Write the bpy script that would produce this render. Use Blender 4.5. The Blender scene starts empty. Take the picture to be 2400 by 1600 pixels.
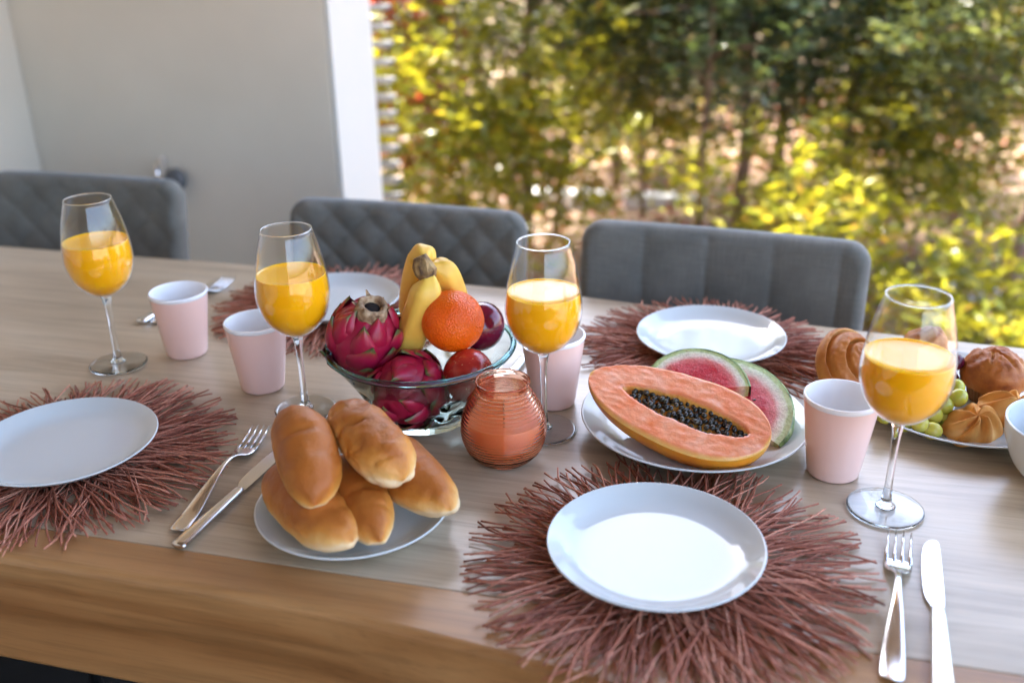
import bpy, bmesh, math, random
import numpy as np
from mathutils import Vector, Matrix, noise

R = math.radians
PI = math.pi
rng = random.Random(7)
nrng = np.random.default_rng(11)
S = bpy.context.scene
COL = S.collection
TZ = 0.75                                   # height of the table top

# ------------------------------------------------------------------ camera
cd = bpy.data.cameras.new('camera')
cam = bpy.data.objects.new('camera', cd); COL.objects.link(cam)
_p, _r = 0.41528, -0.01655
_rt = Vector((math.cos(_r), math.sin(_r)*math.sin(_p), math.sin(_r)*math.cos(_p)))
_up = Vector((-math.sin(_r), math.cos(_r)*math.sin(_p), math.cos(_r)*math.cos(_p)))
_fw = Vector((0, math.cos(_p), -math.sin(_p)))
M4 = Matrix((_rt, _up, -_fw)).transposed().to_4x4()
M4.translation = Vector((0, 0, TZ+0.5531))
cam.matrix_world = M4
cd.sensor_width = 36; cd.lens = 35; cd.clip_start = 0.02; cd.clip_end = 400
cd.dof.use_dof = True; cd.dof.focus_distance = 1.07; cd.dof.aperture_fstop = 2.7
cd.dof.aperture_blades = 0
S.camera = cam

# ------------------------------------------------------------------ sky, sun, exposure
SUN_EL, SUN_AZ = R(58), R(-45)               # azimuth measured from +Y towards +X
w = bpy.data.worlds.new('World'); S.world = w; w.use_nodes = True
nt = w.node_tree
sky = nt.nodes.new('ShaderNodeTexSky'); sky.sky_type = 'NISHITA'; sky.sun_disc = False
sky.sun_elevation = SUN_EL; sky.sun_rotation = SUN_AZ
sky.air_density = 0.85; sky.dust_density = 4.0; sky.ozone_density = 0.0
nt.nodes['Background'].inputs['Strength'].default_value = 0.15
nt.links.new(sky.outputs[0], nt.nodes['Background'].inputs['Color'])
sl = bpy.data.lights.new('sun', 'SUN'); sl.energy = 3.6; sl.angle = R(0.5); sl.color = (1, 0.93, 0.82)
sun = bpy.data.objects.new('sun', sl); COL.objects.link(sun)
sd = Vector((math.sin(SUN_AZ)*math.cos(SUN_EL), math.cos(SUN_AZ)*math.cos(SUN_EL), math.sin(SUN_EL)))
sun.rotation_euler = sd.to_track_quat('Z', 'Y').to_euler()
sun.location = (3, 6, 8)
S.view_settings.view_transform = 'Standard'; S.view_settings.look = 'None'
S.view_settings.gamma = 1.0; S.view_settings.use_curve_mapping = False
S.view_settings.exposure = 3.62
S.render.engine = 'CYCLES'
cy = S.cycles
cy.use_denoising = True; cy.max_bounces = 14; cy.transmission_bounces = 12; cy.transparent_max_bounces = 24
cy.diffuse_bounces = 5; cy.glossy_bounces = 5; cy.blur_glossy = 0.6
cy.sample_clamp_indirect = 6.0; cy.use_adaptive_sampling = True; cy.adaptive_threshold = 0.01

# ------------------------------------------------------------------ helpers
def tag(o, label=None, cat=None, group=None, kind=None):
    if label: o['label'] = label
    if cat: o['category'] = cat
    if group: o['group'] = group
    if kind: o['kind'] = kind
    return o

def link(name, me, parent=None, loc=None, rot=None):
    o = bpy.data.objects.new(name, me); COL.objects.link(o)
    if parent: o.parent = parent
    if loc is not None: o.location = loc
    if rot is not None: o.rotation_euler = rot
    return o

def thing(name, label, cat, loc=(0, 0, 0), rz=0, group=None):
    o = link(name, None, None, loc, (0, 0, rz)); o.empty_display_size = 0.02
    return tag(o, label, cat, group)

def mk(name, verts, faces, mat, smooth=True, attr=None):
    me = bpy.data.meshes.new(name)
    me.from_pydata([tuple(v) for v in verts], [], faces)
    if mat: me.materials.append(mat)
    if smooth: me.polygons.foreach_set('use_smooth', [True]*len(me.polygons))
    for k, v in (attr or {}).items():
        a = me.attributes.new(k, 'FLOAT', 'POINT'); a.data.foreach_set('value', np.asarray(v, np.float32))
    me.update()
    return me

def grid_faces(n, m, close_m=False, off=0):
    f = []
    for i in range(n-1):
        for j in range(m if close_m else m-1):
            k = (j+1) % m
            f.append((off+i*m+j, off+i*m+k, off+(i+1)*m+k, off+(i+1)*m+j))
    return f

def lathe(name, prof, mat, n=64, fn=None, attr_fn=None):
    """prof: list of (r, z). fn(r, z, a, i) -> (r, z)."""
    v, f = [], []
    m = n
    for i, (r, z) in enumerate(prof):
        for j in range(n):
            a = 2*PI*j/n
            rr, zz = fn(r, z, a, i) if fn else (r, z)
            v.append((rr*math.cos(a), rr*math.sin(a), zz))
    f = grid_faces(len(prof), n, True)
    if prof[0][0] < 1e-4 or True:
        pass
    me = mk(name, v, f, mat)
    return me

def dens(pts, k=6):
    """Catmull-Rom through 2D/3D points, k steps each."""
    P = [np.array(p, float) for p in pts]
    P = [2*P[0]-P[1]] + P + [2*P[-1]-P[-2]]
    out = []
    for i in range(1, len(P)-2):
        for s in range(k):
            t = s/k
            out.append(0.5*((2*P[i]) + (-P[i-1]+P[i+1])*t + (2*P[i-1]-5*P[i]+4*P[i+1]-P[i+2])*t*t + (-P[i-1]+3*P[i]-3*P[i+1]+P[i+2])*t**3))
    out.append(P[-2])
    return out

def tube_data(pts, rad, n=8, cap=True):
    P = [Vector(p) for p in pts]; v, f = [], []
    up = Vector((0, 0, 1))
    prev = None
    for i, p in enumerate(P):
        d = (P[min(i+1, len(P)-1)]-P[max(i-1, 0)]).normalized()
        if prev is None:
            a = d.cross(up) if abs(d.z) < 0.95 else d.cross(Vector((1, 0, 0)))
        else:
            a = prev - d*prev.dot(d)
        a.normalize(); prev = a; b = d.cross(a)
        r = rad[i] if hasattr(rad, '__len__') else rad
        for j in range(n):
            t = 2*PI*j/n
            v.append(p + a*(r*math.cos(t)) + b*(r*math.sin(t)))
    f = grid_faces(len(P), n, True)
    if cap:
        f.append(tuple(range(n-1, -1, -1))); k = (len(P)-1)*n; f.append(tuple(range(k, k+n)))
    return v, f

def tube(name, pts, rad, mat, n=8, parent=None, smooth=True):
    v, f = tube_data(pts, rad, n)
    return link(name, mk(name, v, f, mat, smooth), parent)

def box_data(x0, x1, y0, y1, z0, z1):
    v = [(x0,y0,z0),(x1,y0,z0),(x1,y1,z0),(x0,y1,z0),(x0,y0,z1),(x1,y0,z1),(x1,y1,z1),(x0,y1,z1)]
    f = [(3,2,1,0),(4,5,6,7),(0,1,5,4),(1,2,6,5),(2,3,7,6),(3,0,4,7)]
    return v, f

def bevel(o, w, seg=3, angle=40):
    m = o.modifiers.new('bevel', 'BEVEL'); m.width = w; m.segments = seg; m.limit_method = 'ANGLE'; m.angle_limit = R(angle)
    return o

def box(name, dims, mat, parent=None, loc=(0,0,0), rot=(0,0,0), bw=0.0):
    v, f = box_data(*dims)
    o = link(name, mk(name, v, f, mat, False), parent, loc, rot)
    if bw: bevel(o, bw)
    return o

def prism(name, poly, z0, z1, mat, parent=None, bw=0.0, seg=3):
    n = len(poly)
    v = [(x, y, z0) for x, y in poly]+[(x, y, z1) for x, y in poly]
    f = [tuple(range(n-1, -1, -1)), tuple(range(n, 2*n))]+[(i, (i+1) % n, n+(i+1) % n, n+i) for i in range(n)]
    o = link(name, mk(name, v, f, mat, False), parent)
    if bw: bevel(o, bw, seg, 50)
    return o

def ellipsoid(rx, ry, rz, nu=40, nv=28, fn=None):
    v = []
    for i in range(nv+1):
        ph = -PI/2+PI*i/nv
        for j in range(nu):
            a = 2*PI*j/nu
            d = Vector((math.cos(ph)*math.cos(a), math.cos(ph)*math.sin(a), math.sin(ph)))
            s = fn(d) if fn else 1.0
            v.append(Vector((d.x*rx, d.y*ry, d.z*rz))*s)
    return v, grid_faces(nv+1, nu, True)

def nz(x, y, z, s=1.0):
    return noise.noise(Vector((x*s, y*s, z*s)))

# ------------------------------------------------------------------ materials
def mat(name, col=(0.5,0.5,0.5), rough=0.5, metal=0.0, spec=0.5, sss=0.0, sssr=(1,0.3,0.1), sscale=0.01, coat=0.0, trans=0.0, ior=1.45):
    m = bpy.data.materials.new(name); m.use_nodes = True
    b = m.node_tree.nodes['Principled BSDF']
    b.inputs['Base Color'].default_value = (*col, 1); b.inputs['Roughness'].default_value = rough
    b.inputs['Metallic'].default_value = metal; b.inputs['Specular IOR Level'].default_value = spec
    b.inputs['IOR'].default_value = ior
    if sss:
        b.inputs['Subsurface Weight'].default_value = sss; b.inputs['Subsurface Radius'].default_value = sssr
        b.inputs['Subsurface Scale'].default_value = sscale
    b.inputs['Coat Weight'].default_value = coat; b.inputs['Coat Roughness'].default_value = 0.08
    b.inputs['Transmission Weight'].default_value = trans
    return m

class NT:
    def __init__(s, m): s.m = m; s.t = m.node_tree; s.b = s.t.nodes['Principled BSDF']
    def n(s, typ, **k):
        x = s.t.nodes.new(typ)
        for a, v in k.items():
            if hasattr(x, a): setattr(x, a, v)
            else: x.inputs[a].default_value = v
        return x
    def l(s, a, b): s.t.links.new(a, b)
    def coord(s, scale=(1,1,1), rot=(0,0,0), out='Object'):
        tc = s.n('ShaderNodeTexCoord'); mp = s.n('ShaderNodeMapping')
        mp.inputs['Scale'].default_value = scale; mp.inputs['Rotation'].default_value = rot
        s.l(tc.outputs[out], mp.inputs[0]); return mp.outputs[0]
    def noise(s, vec, scale, detail=4, rough=0.55, dist=0.0):
        x = s.n('ShaderNodeTexNoise'); x.inputs['Scale'].default_value = scale; x.inputs['Detail'].default_value = detail
        x.inputs['Roughness'].default_value = rough; x.inputs['Distortion'].default_value = dist
        s.l(vec, x.inputs['Vector']); return x.outputs['Fac']
    def ramp(s, fac, stops):
        x = s.n('ShaderNodeValToRGB'); e = x.color_ramp.elements
        while len(e) < len(stops): e.new(0.5)
        for i, (p, c) in enumerate(stops): e[i].position = p; e[i].color = (*c, 1)
        s.l(fac, x.inputs[0]); return x.outputs[0]
    def mix(s, fac, a, b, blend='MIX'):
        x = s.n('ShaderNodeMix'); x.data_type = 'RGBA'; x.blend_type = blend
        for sock, v in ((x.inputs[0], fac), (x.inputs[6], a), (x.inputs[7], b)):
            if hasattr(v, 'links'): s.l(v, sock)
            elif isinstance(v, tuple): sock.default_value = (*v, 1)
            else: sock.default_value = v
        return x.outputs[2]
    def bump(s, h, strength=0.2, dist=0.001):
        x = s.n('ShaderNodeBump'); x.inputs['Strength'].default_value = strength; x.inputs['Distance'].default_value = dist
        s.l(h, x.inputs['Height']); s.l(x.outputs[0], s.b.inputs['Normal']); return x
    def col(s, c): s.l(c, s.b.inputs['Base Color'])
    def rough(s, fac, lo, hi):
        x = s.n('ShaderNodeMapRange'); x.inputs['To Min'].default_value = lo; x.inputs['To Max'].default_value = hi
        s.l(fac, x.inputs[0]); s.l(x.outputs[0], s.b.inputs['Roughness'])
    def attr(s, name):
        x = s.n('ShaderNodeAttribute'); x.attribute_name = name; return x.outputs['Fac']

TANG = math.atan2(-0.2516, 0.968)           # table direction

def wood(name, c1, c2, c3, rl, rh):
    m = mat(name, spec=0.45); N = NT(m)
    v = N.coord((1, 1, 1), (0, 0, -TANG))
    tc = N.n('ShaderNodeMapping'); tc.inputs['Scale'].default_value = (1.1, 9, 9); N.l(v, tc.inputs[0])
    broad = N.noise(tc.outputs[0], 1.6, 3, 0.6, 0.8)
    fi = N.n('ShaderNodeMapping'); fi.inputs['Scale'].default_value = (5, 160, 160); N.l(v, fi.inputs[0])
    fine = N.noise(fi.outputs[0], 1.0, 5, 0.65, 0.3)
    md = N.n('ShaderNodeMapping'); md.inputs['Scale'].default_value = (3, 38, 38); N.l(v, md.inputs[0])
    midn = N.noise(md.outputs[0], 1.0, 4, 0.6, 0.6)
    a = N.ramp(broad, [(0.28, c1), (0.52, c2), (0.75, c3)])
    b = N.ramp(midn, [(0.36, (0.60,0.57,0.53)), (0.50, (1, 1, 1)), (0.8, (1.06, 1.05, 1.04))])
    c = N.ramp(fine, [(0.34, (0.62, 0.59, 0.55)), (0.52, (1, 1, 1))])
    x = N.mix(0.5, a, b, 'MULTIPLY'); x = N.mix(0.38, x, c, 'MULTIPLY')
    bl = N.noise(N.coord((1,1,1)), 7, 5, 0.6)
    x = N.mix(0.35, x, N.ramp(bl, [(0.35, (0.78, 0.76, 0.74)), (0.6, (1, 1, 1))]), 'MULTIPLY')
    po = N.n('ShaderNodeMapping'); po.inputs['Scale'].default_value = (14, 520, 520); N.l(v, po.inputs[0])
    x = N.mix(0.32, x, N.ramp(N.noise(po.outputs[0], 1.0, 2, 0.5), [(0.30, (0.35,0.30,0.26)), (0.40, (1,1,1))]), 'MULTIPLY')
    N.col(x); N.rough(fine, rl, rh); N.bump(fine, 0.12, 0.0006); N.b.inputs['Coat Weight'].default_value = 0.5; N.b.inputs['Coat Roughness'].default_value = 0.28
    return m

WOOD = wood('table_wood', (0.37,0.275,0.175), (0.48,0.375,0.25), (0.56,0.46,0.33), 0.24, 0.40)
WOOD2 = wood('table_edge_wood', (0.27,0.115,0.034), (0.39,0.19,0.066), (0.48,0.26,0.10), 0.36, 0.46)

PLASTER = mat('plaster_grey', (0.40,0.365,0.32), 0.85); N = NT(PLASTER)
_v = N.coord(); N.col(N.ramp(N.noise(_v, 2.2, 4), [(0.25, (0.62,0.565,0.465)), (0.75, (0.72,0.66,0.55))])); N.bump(N.noise(_v, 180, 3), 0.10, 0.001)
PALE = mat('pale_plaster', (0.58,0.53,0.44), 0.85)
WHITE = mat('white_paint', (0.56,0.56,0.52), 0.8); N = NT(WHITE); N.bump(N.noise(N.coord(), 150, 3), 0.08, 0.001)
CEIL = mat('ceiling_paint', (0.24,0.21,0.18), 0.9)  # darkened to cut the fill light bounced onto the table
HOUSE = mat('house_plaster', (0.18,0.155,0.13), 0.9)
FLOOR = mat('terrace_tile', (0.03,0.028,0.026), 0.8, spec=0.1); N = NT(FLOOR); N.col(N.ramp(N.noise(N.coord(), 9, 5), [(0.3,(0.012,0.011,0.010)),(0.7,(0.022,0.020,0.018))]))

def porcelain(name, col, r):
    m = mat(name, col, r, spec=0.5, coat=0.0, ior=1.5); N = NT(m); v = N.coord()
    N.bump(N.noise(v, 22, 1), 0.04, 0.0010)
    return m
CHINA = porcelain('white_china', (0.575,0.61,0.60), 0.05)
PINK = porcelain('pink_glaze', (0.84,0.555,0.47), 0.24)
INNER = porcelain('white_glaze', (0.86,0.86,0.86), 0.22)

STEEL = mat('cutlery_steel', (0.72,0.72,0.72), 0.16, 1.0); N = NT(STEEL); N.rough(N.noise(N.coord((1,6,1)), 120, 4), 0.10, 0.26)
CHROME = mat('chrome', (0.8,0.8,0.82), 0.08, 1.0)
DARKPL = mat('dark_plastic', (0.10,0.105,0.11), 0.45)

def glass(name, col=(1,1,1), rough=0.0, ior=1.45):
    m = bpy.data.materials.new(name); m.use_nodes = True; t = m.node_tree; t.nodes.remove(t.nodes['Principled BSDF'])
    g = t.nodes.new('ShaderNodeBsdfGlass'); g.inputs['Color'].default_value = (*col, 1); g.inputs['Roughness'].default_value = rough; g.inputs['IOR'].default_value = ior
    t.links.new(g.outputs[0], t.nodes['Material Output'].inputs[0]); return m

def thin_glass(name, tint=(0.985,0.99,0.99), ior=1.5):
    m = bpy.data.materials.new(name); m.use_nodes = True; t = m.node_tree; t.nodes.remove(t.nodes['Principled BSDF'])
    a = t.nodes.new('ShaderNodeBsdfTransparent'); a.inputs[0].default_value = (*tint, 1)
    b = t.nodes.new('ShaderNodeBsdfGlossy'); b.inputs['Roughness'].default_value = 0.015; b.inputs[0].default_value = (1,1,1,1)
    lw = t.nodes.new('ShaderNodeLayerWeight'); lw.inputs[0].default_value = 0.5
    pw_ = t.nodes.new('ShaderNodeMath'); pw_.operation = 'POWER'; pw_.inputs[1].default_value = 4.2; t.links.new(lw.outputs['Facing'], pw_.inputs[0])
    f = t.nodes.new('ShaderNodeMath'); f.operation = 'MULTIPLY_ADD'; f.inputs[1].default_value = 0.80; f.inputs[2].default_value = 0.030
    t.links.new(pw_.outputs[0], f.inputs[0])
    x = t.nodes.new('ShaderNodeMixShader')
    t.links.new(f.outputs[0], x.inputs[0]); t.links.new(a.outputs[0], x.inputs[1]); t.links.new(b.outputs[0], x.inputs[2])
    t.links.new(x.outputs[0], t.nodes['Material Output'].inputs[0]); return m
GLASS = glass('clear_glass', (0.98,0.99,0.99))
THIN = thin_glass('wine_glass_wall')
BOWLG = glass('bowl_glass', (0.93,0.975,0.97))
TEAL = glass('bowl_edge_glass', (0.62,0.85,0.86))
CORAL = glass('coral_glass', (0.985,0.79,0.68), 0.02)

# ------------------------------------------------------------------ the setting: ground, terrace, walls, roof
tdir = Vector((0.957, -0.29, 0)); tnor = Vector((0.29, 0.957, 0))     # along the wall, outwards
WANG = math.atan2(-0.29, 0.957)
WP = Vector((-0.429, 2.45, 0))              # free end of the wall, inner face

GROUND = mat('garden_soil', (0.4,0.3,0.22), 0.95); N = NT(GROUND); _v = N.coord()
_a = N.ramp(N.noise(_v, 1.6, 6, 0.6), [(0.3,(0.16,0.105,0.068)),(0.5,(0.27,0.19,0.135)),(0.72,(0.40,0.30,0.22))])
_b = N.ramp(N.noise(_v, 26, 5, 0.7), [(0.36,(0.45,0.40,0.36)),(0.6,(1.1,1.06,1.0))])
N.col(N.mix(0.8, _a, _b, 'MULTIPLY')); N.bump(N.noise(_v, 40, 5, 0.7), 0.7, 0.02)
gv, gf = [], []
nx_ = 90
xs = np.concatenate([np.linspace(-150,-9,12), np.linspace(-8,9,66), np.linspace(10,150,12)])
ys = np.concatenate([np.linspace(-120,-4,8), np.linspace(-3,2.4,10), np.linspace(2.5,16,70), np.linspace(17,160,14)])
for y in ys:
    for x in xs:
        near = 1.0 if (2.9 < y < 30) else 0.0
        gv.append((x, y, -0.16+near*(0.05*nz(x, y, 0.3, 0.7)+0.025*nz(x, y, 2.1, 2.5))))
g = link('ground', mk('ground', gv, grid_faces(len(ys), len(xs)), GROUND)); tag(g, 'sunlit bare brown soil of the garden beyond the terrace', kind='structure')

fl = prism('terrace_floor', [(WP+tdir*a+tnor*b).to_2d()[:] for a, b in ((-1.6,-6.5),(4.6,-6.5),(4.6,0.02),(-1.6,0.02))], -0.15, 0.0, FLOOR)
tag(fl, 'dark tiled terrace floor under the table', kind='structure')
cl = prism('ceiling', [(WP+tdir*a+tnor*b).to_2d()[:] for a, b in ((-1.8,-6.6),(2.5,-6.6),(2.5,0.70),(-1.8,0.70))], 2.70, 2.9, CEIL)  # out of view; its edges are set to shape the incoming sky light
tag(cl, 'dark terrace ceiling above the table', kind='structure')

def wallbox(name, a0, a1, b0, b1, z0, z1, m, parent=None, bw=0.004):
    return prism(name, [(WP+tdir*a+tnor*b).to_2d()[:] for a, b in ((a0,b0),(a1,b0),(a1,b1),(a0,b1))], z0, z1, m, parent, bw)
wl = wallbox('wall', -2.2, 0.0, 0.0, 0.24, -0.155, 2.698, PLASTER)
tag(wl, 'smooth grey plaster wall behind the left and middle chairs', 'wall')
# white painted reveal on the free end of that wall (a part of it)
rv = wallbox('end_face', 0.0015, 0.012, 0.001, 0.239, -0.15, 2.696, WHITE, None, 0.003)
rv.parent = wl; rv['label'] = 'white painted end face of the wall'
wl2 = wallbox('wall', -1.10, -0.893, -6.4, -0.002, 0.002, 2.698, PALE)
tag(wl2, 'pale side wall meeting the grey wall at the far left', 'wall')
wl3 = wallbox('wall', -0.89, 2.45, -6.5, -6.3, 0.002, 2.698, HOUSE)
tag(wl3, 'beige house wall behind the photographer', 'wall')

# fitting on the grey wall behind the left chair
ft = thing('wall_fitting', 'small chrome and black fitting on grey wall above left chair', 'fitting', (-0.885, 2.572, 0.665), WANG)
me = lathe('knob', [(0.0005,0.0),(0.028,0.0),(0.030,0.006),(0.028,0.020),(0.020,0.026),(0.0005,0.027)], DARKPL, 32)
link('knob', me, ft, (0.016, 0, -0.012), (R(90), 0, 0))
bevel(box('backplate', (-0.028,-0.012,-0.005,0.004,-0.05,0.045), CHROME, ft), 0.003)
tube('lever', [(-0.02,-0.006,-0.03),(-0.02,-0.03,-0.025),(-0.02,-0.034,0.0),(-0.02,-0.03,0.03)], 0.006, CHROME, 10, ft)

# slatted screen beyond the wall's end
SLAT = mat('grey_slat', (0.13,0.13,0.135), 0.6); DARKW = mat('dark_frame', (0.05,0.045,0.04), 0.7)
sc = thing('slatted_screen', 'grey horizontal slatted screen beside the white wall end', 'screen', (-0.60, 3.16, -0.15), WANG)
sv, sf = box_data(-0.34, 0.262, -0.026, 0.026, -0.005, 0.005)
sme = mk('slat', sv, sf, SLAT, False)
for i in range(40):
    o = link('slat', sme, sc, (0, 0, 0.08+i*0.052), (R(6), R(rng.uniform(-0.4, 0.4)), 0))
for x in (-0.30, 0.14):
    box('post', (x-0.02,x+0.02,0.018,0.058,0.0,2.2), DARKW, sc)

# ------------------------------------------------------------------ garden: trees and shrubs
BARK = mat('bark', (0.16,0.10,0.07), 0.9); N = NT(BARK); _v = N.coord((1,1,0.25)); N.col(N.ramp(N.noise(_v, 40, 4), [(0.3,(0.09,0.055,0.04)),(0.7,(0.24,0.15,0.11))])); N.bump(N.noise(_v, 60, 4), 0.6, 0.006)

def leafmat(name, stops, tcol, tr=0.4, rough=0.24):
    m = mat(name, rough=rough, spec=0.55); N = NT(m); t = N.t
    gi = N.n('ShaderNodeNewGeometry')
    c = N.ramp(gi.outputs['Random Per Island'], stops); N.col(c)
    tl = N.n('ShaderNodeBsdfTranslucent'); c2 = N.mix(0.6, c, tcol, 'MIX'); N.l(c2, tl.inputs[0])
    mx = N.n('ShaderNodeMixShader'); mx.inputs[0].default_value = tr
    N.l(N.b.outputs[0], mx.inputs[1]); N.l(tl.outputs[0], mx.inputs[2])
    N.l(mx.outputs[0], t.nodes['Material Output'].inputs[0]); return m
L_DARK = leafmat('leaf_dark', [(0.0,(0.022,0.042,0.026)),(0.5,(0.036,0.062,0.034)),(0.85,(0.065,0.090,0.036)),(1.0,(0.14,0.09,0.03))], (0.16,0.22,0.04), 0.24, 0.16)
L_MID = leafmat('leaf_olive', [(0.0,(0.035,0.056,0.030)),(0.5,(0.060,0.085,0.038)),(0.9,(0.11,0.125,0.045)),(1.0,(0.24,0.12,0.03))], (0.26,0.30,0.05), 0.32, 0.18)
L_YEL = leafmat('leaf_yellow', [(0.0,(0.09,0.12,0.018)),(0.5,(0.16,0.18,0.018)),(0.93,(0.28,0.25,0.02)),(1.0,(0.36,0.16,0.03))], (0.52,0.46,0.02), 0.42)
L_RED = leafmat('leaf_red', [(0.0,(0.20,0.03,0.02)),(0.6,(0.28,0.06,0.03)),(1.0,(0.30,0.14,0.05))], (0.50,0.08,0.03), 0.4)

def leaf_mesh(name, centers, size, mat_, per=10, spread=0.07, ratio=0.28):
    """rosettes of folded pointed leaves around each centre."""
    C = np.repeat(np.asarray(centers), per, 0); n = len(C)
    d = nrng.normal(size=(n, 3)); d[:, 2] = np.abs(d[:, 2])*0.7-0.15; d /= np.linalg.norm(d, axis=1)[:, None]
    base = C + d*(nrng.random((n, 1))*spread*0.5) + nrng.normal(size=(n, 3))*spread*0.35
    L = size*(0.6+0.7*nrng.random((n, 1)))
    u = nrng.normal(size=(n, 3)); s = np.cross(d, u); s /= np.linalg.norm(s, axis=1)[:, None]
    nn = np.cross(s, d)
    mid = base + d*L*0.45 + nn*L*0.03
    wd = L*ratio*0.5
    tip = base + d*L - np.array([0, 0, 1])*L*0.12
    V = np.stack([base, mid+s*wd+nn*wd*0.35, tip, mid-s*wd+nn*wd*0.35], 1).reshape(-1, 3)
    me = bpy.data.meshes.new(name)
    me.vertices.add(4*n); me.vertices.foreach_set('co', V.astype(np.float32).ravel())
    k = np.arange(n)*4
    T = np.stack([k, k+1, k+2, k, k+2, k+3], 1).ravel().astype(np.int32)
    me.loops.add(6*n); me.loops.foreach_set('vertex_index', T)
    me.polygons.add(2*n); me.polygons.foreach_set('loop_start', np.arange(2*n, dtype=np.int32)*3)
    me.materials.append(mat_); me.update(calc_edges=True); me.validate()
    return me

def tree(name, label, cat, x, y, h, trunk_r, crown_r, mat_, n_limbs=9, rosettes=500, size=0.075, low=0.45, lean=(0, 0), group=None, per=10, seed=0, ratio=0.28, clump=0.17):
    rg = random.Random(seed*31+5)
    root = thing(name, label, cat, (x, y, -0.2), 0, group)
    top = Vector((lean[0], lean[1], h*0.93))
    tp = []
    for i in range(9):
        t = i/8
        tp.append(Vector((top.x*t+0.05*nz(t*3, seed, 0.5), top.y*t+0.05*nz(t*3, seed, 7.5), top.z*t)))
    V, F = tube_data(tp, [trunk_r*(1-0.75*i/8) for i in range(9)], 9)
    tips = []
    for k in range(n_limbs):
        t = low*0.75+(1-low*0.75)*(k+rg.random())/n_limbs
        p0 = tp[int(t*7.99)].lerp(tp[min(8, int(t*7.99)+1)], (t*7.99) % 1)
        a = k*2.4+rg.uniform(-0.5, 0.5); ln = crown_r*(0.55+0.6*rg.random())*(1.0-0.35*abs(t-0.6))
        p3 = p0+Vector((math.cos(a)*ln, math.sin(a)*ln, rg.uniform(0.05, 0.45)*ln))
        p1 = p0.lerp(p3, 0.4)+Vector((0, 0, 0.07*ln)); 
        v, f = tube_data([p0, p1, p0.lerp(p3, 0.75), p3], [trunk_r*0.42, trunk_r*0.3, trunk_r*0.2, trunk_r*0.08], 6)
        o_ = len(V); V += v; F += [tuple(i+o_ for i in q) for q in f]
        tips += [p3, p0.lerp(p3, 0.75), p0.lerp(p3, 0.5), p3+Vector((rg.gauss(0,.12),rg.gauss(0,.12),rg.gauss(0,.1)))]
    tips.append(top); tips.append(top+Vector((0,0,0.1)))
    link('trunk', mk('trunk', V, F, BARK), root)
    T = np.array([t[:] for t in tips]); idx = nrng.integers(0, len(T), rosettes)
    c = T[idx]+nrng.normal(size=(rosettes, 3))*np.array([clump, clump, clump*0.85])
    link('crown', leaf_mesh('crown', c, size, mat_, per, 0.08, ratio), root)
    return root

G1_ = 'evergreen hedge trees beyond the chairs'
# hedge trees, left to right (x, y, height, trunk, crown radius, material, rosettes, lower limit of the crown, label)
HT = [
 ('hedge_tree','hedge tree with slim dark trunk rising left of the middle gap', 0.06, 4.45, 2.7, 0.035, 0.62, L_DARK, 620, 0.50, (0.03,0)),
 ('hedge_tree','leaning thin hedge tree just right of the slim dark trunk', 0.20, 4.55, 2.3, 0.022, 0.55, L_MID, 420, 0.52, (0.28,0.1)),
 ('hedge_tree','tall dense dark hedge tree above the right chair backrest', 0.98, 4.15, 2.8, 0.034, 0.66, L_DARK, 760, 0.42, (-0.05,0)),
 ('hedge_tree','hedge tree with reddish trunk right of the dense dark tree', 1.22, 4.45, 2.7, 0.036, 0.62, L_DARK, 700, 0.40, (0.04,0)),
 ('hedge_tree','second reddish trunk hedge tree beside the first', 1.42, 4.20, 2.6, 0.030, 0.60, L_DARK, 640, 0.45, (0.05,0.05)),
 ('hedge_tree','small forked hedge tree at the far right of the garden', 1.86, 3.45, 2.4, 0.026, 0.50, L_MID, 420, 0.52, (0.10,0.05)),
 ('hedge_tree','olive hedge tree reaching over the right garden path', 2.30, 4.15, 2.6, 0.034, 0.66, L_MID, 560, 0.50, (-0.08,0)),
 ('hedge_tree','olive hedge tree beside the slatted screen', -0.34, 4.60, 2.6, 0.032, 0.62, L_MID, 560, 0.46, (0.0,0)),
 ('hedge_tree','hedge tree behind the gap over the middle chair', 0.60, 5.30, 2.7, 0.034, 0.70, L_DARK, 640, 0.48, (0.0,0)),
 ('hedge_tree','leafy hedge tree filling the gap behind the slim dark trunk', 0.34, 6.0, 2.6, 0.034, 0.80, L_MID, 330, 0.10, (0.0,0)),
 ('hedge_tree','low branched hedge tree behind the dense dark tree', 1.55, 6.1, 2.6, 0.034, 0.80, L_DARK, 330, 0.10, (0.0,0)),
 ('hedge_tree','low branched hedge tree behind the far right path', 2.75, 5.6, 2.6, 0.034, 0.80, L_MID, 330, 0.10, (0.0,0)),
 ('hedge_tree','low branched hedge tree behind the olive tree', -0.75, 6.2, 2.6, 0.034, 0.80, L_DARK, 300, 0.10, (0.0,0)),
 ('hedge_tree','slender young hedge tree between the two gaps', 0.74, 3.95, 2.3, 0.020, 0.40, L_DARK, 300, 0.50, (0.05,0)),
 ('hedge_tree','hedge tree beyond the right edge of the view', 3.0, 4.2, 2.7, 0.036, 0.75, L_DARK, 620, 0.42, (0.0,0)),
 ('hedge_tree','hedge tree hidden behind the grey wall', -1.3, 4.5, 2.7, 0.036, 0.75, L_MID, 520, 0.42, (0.0,0)),
]
for i, (nm, lb, x, y, h, tr, cr, m_, ros, low, lean) in enumerate(HT):
    tree(nm, lb, 'tree', x, y, h*0.80, tr, cr, m_, 11, int(ros*1.05), 0.058, low, lean, G1_, 14, i+1, 0.24, 0.135)
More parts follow.
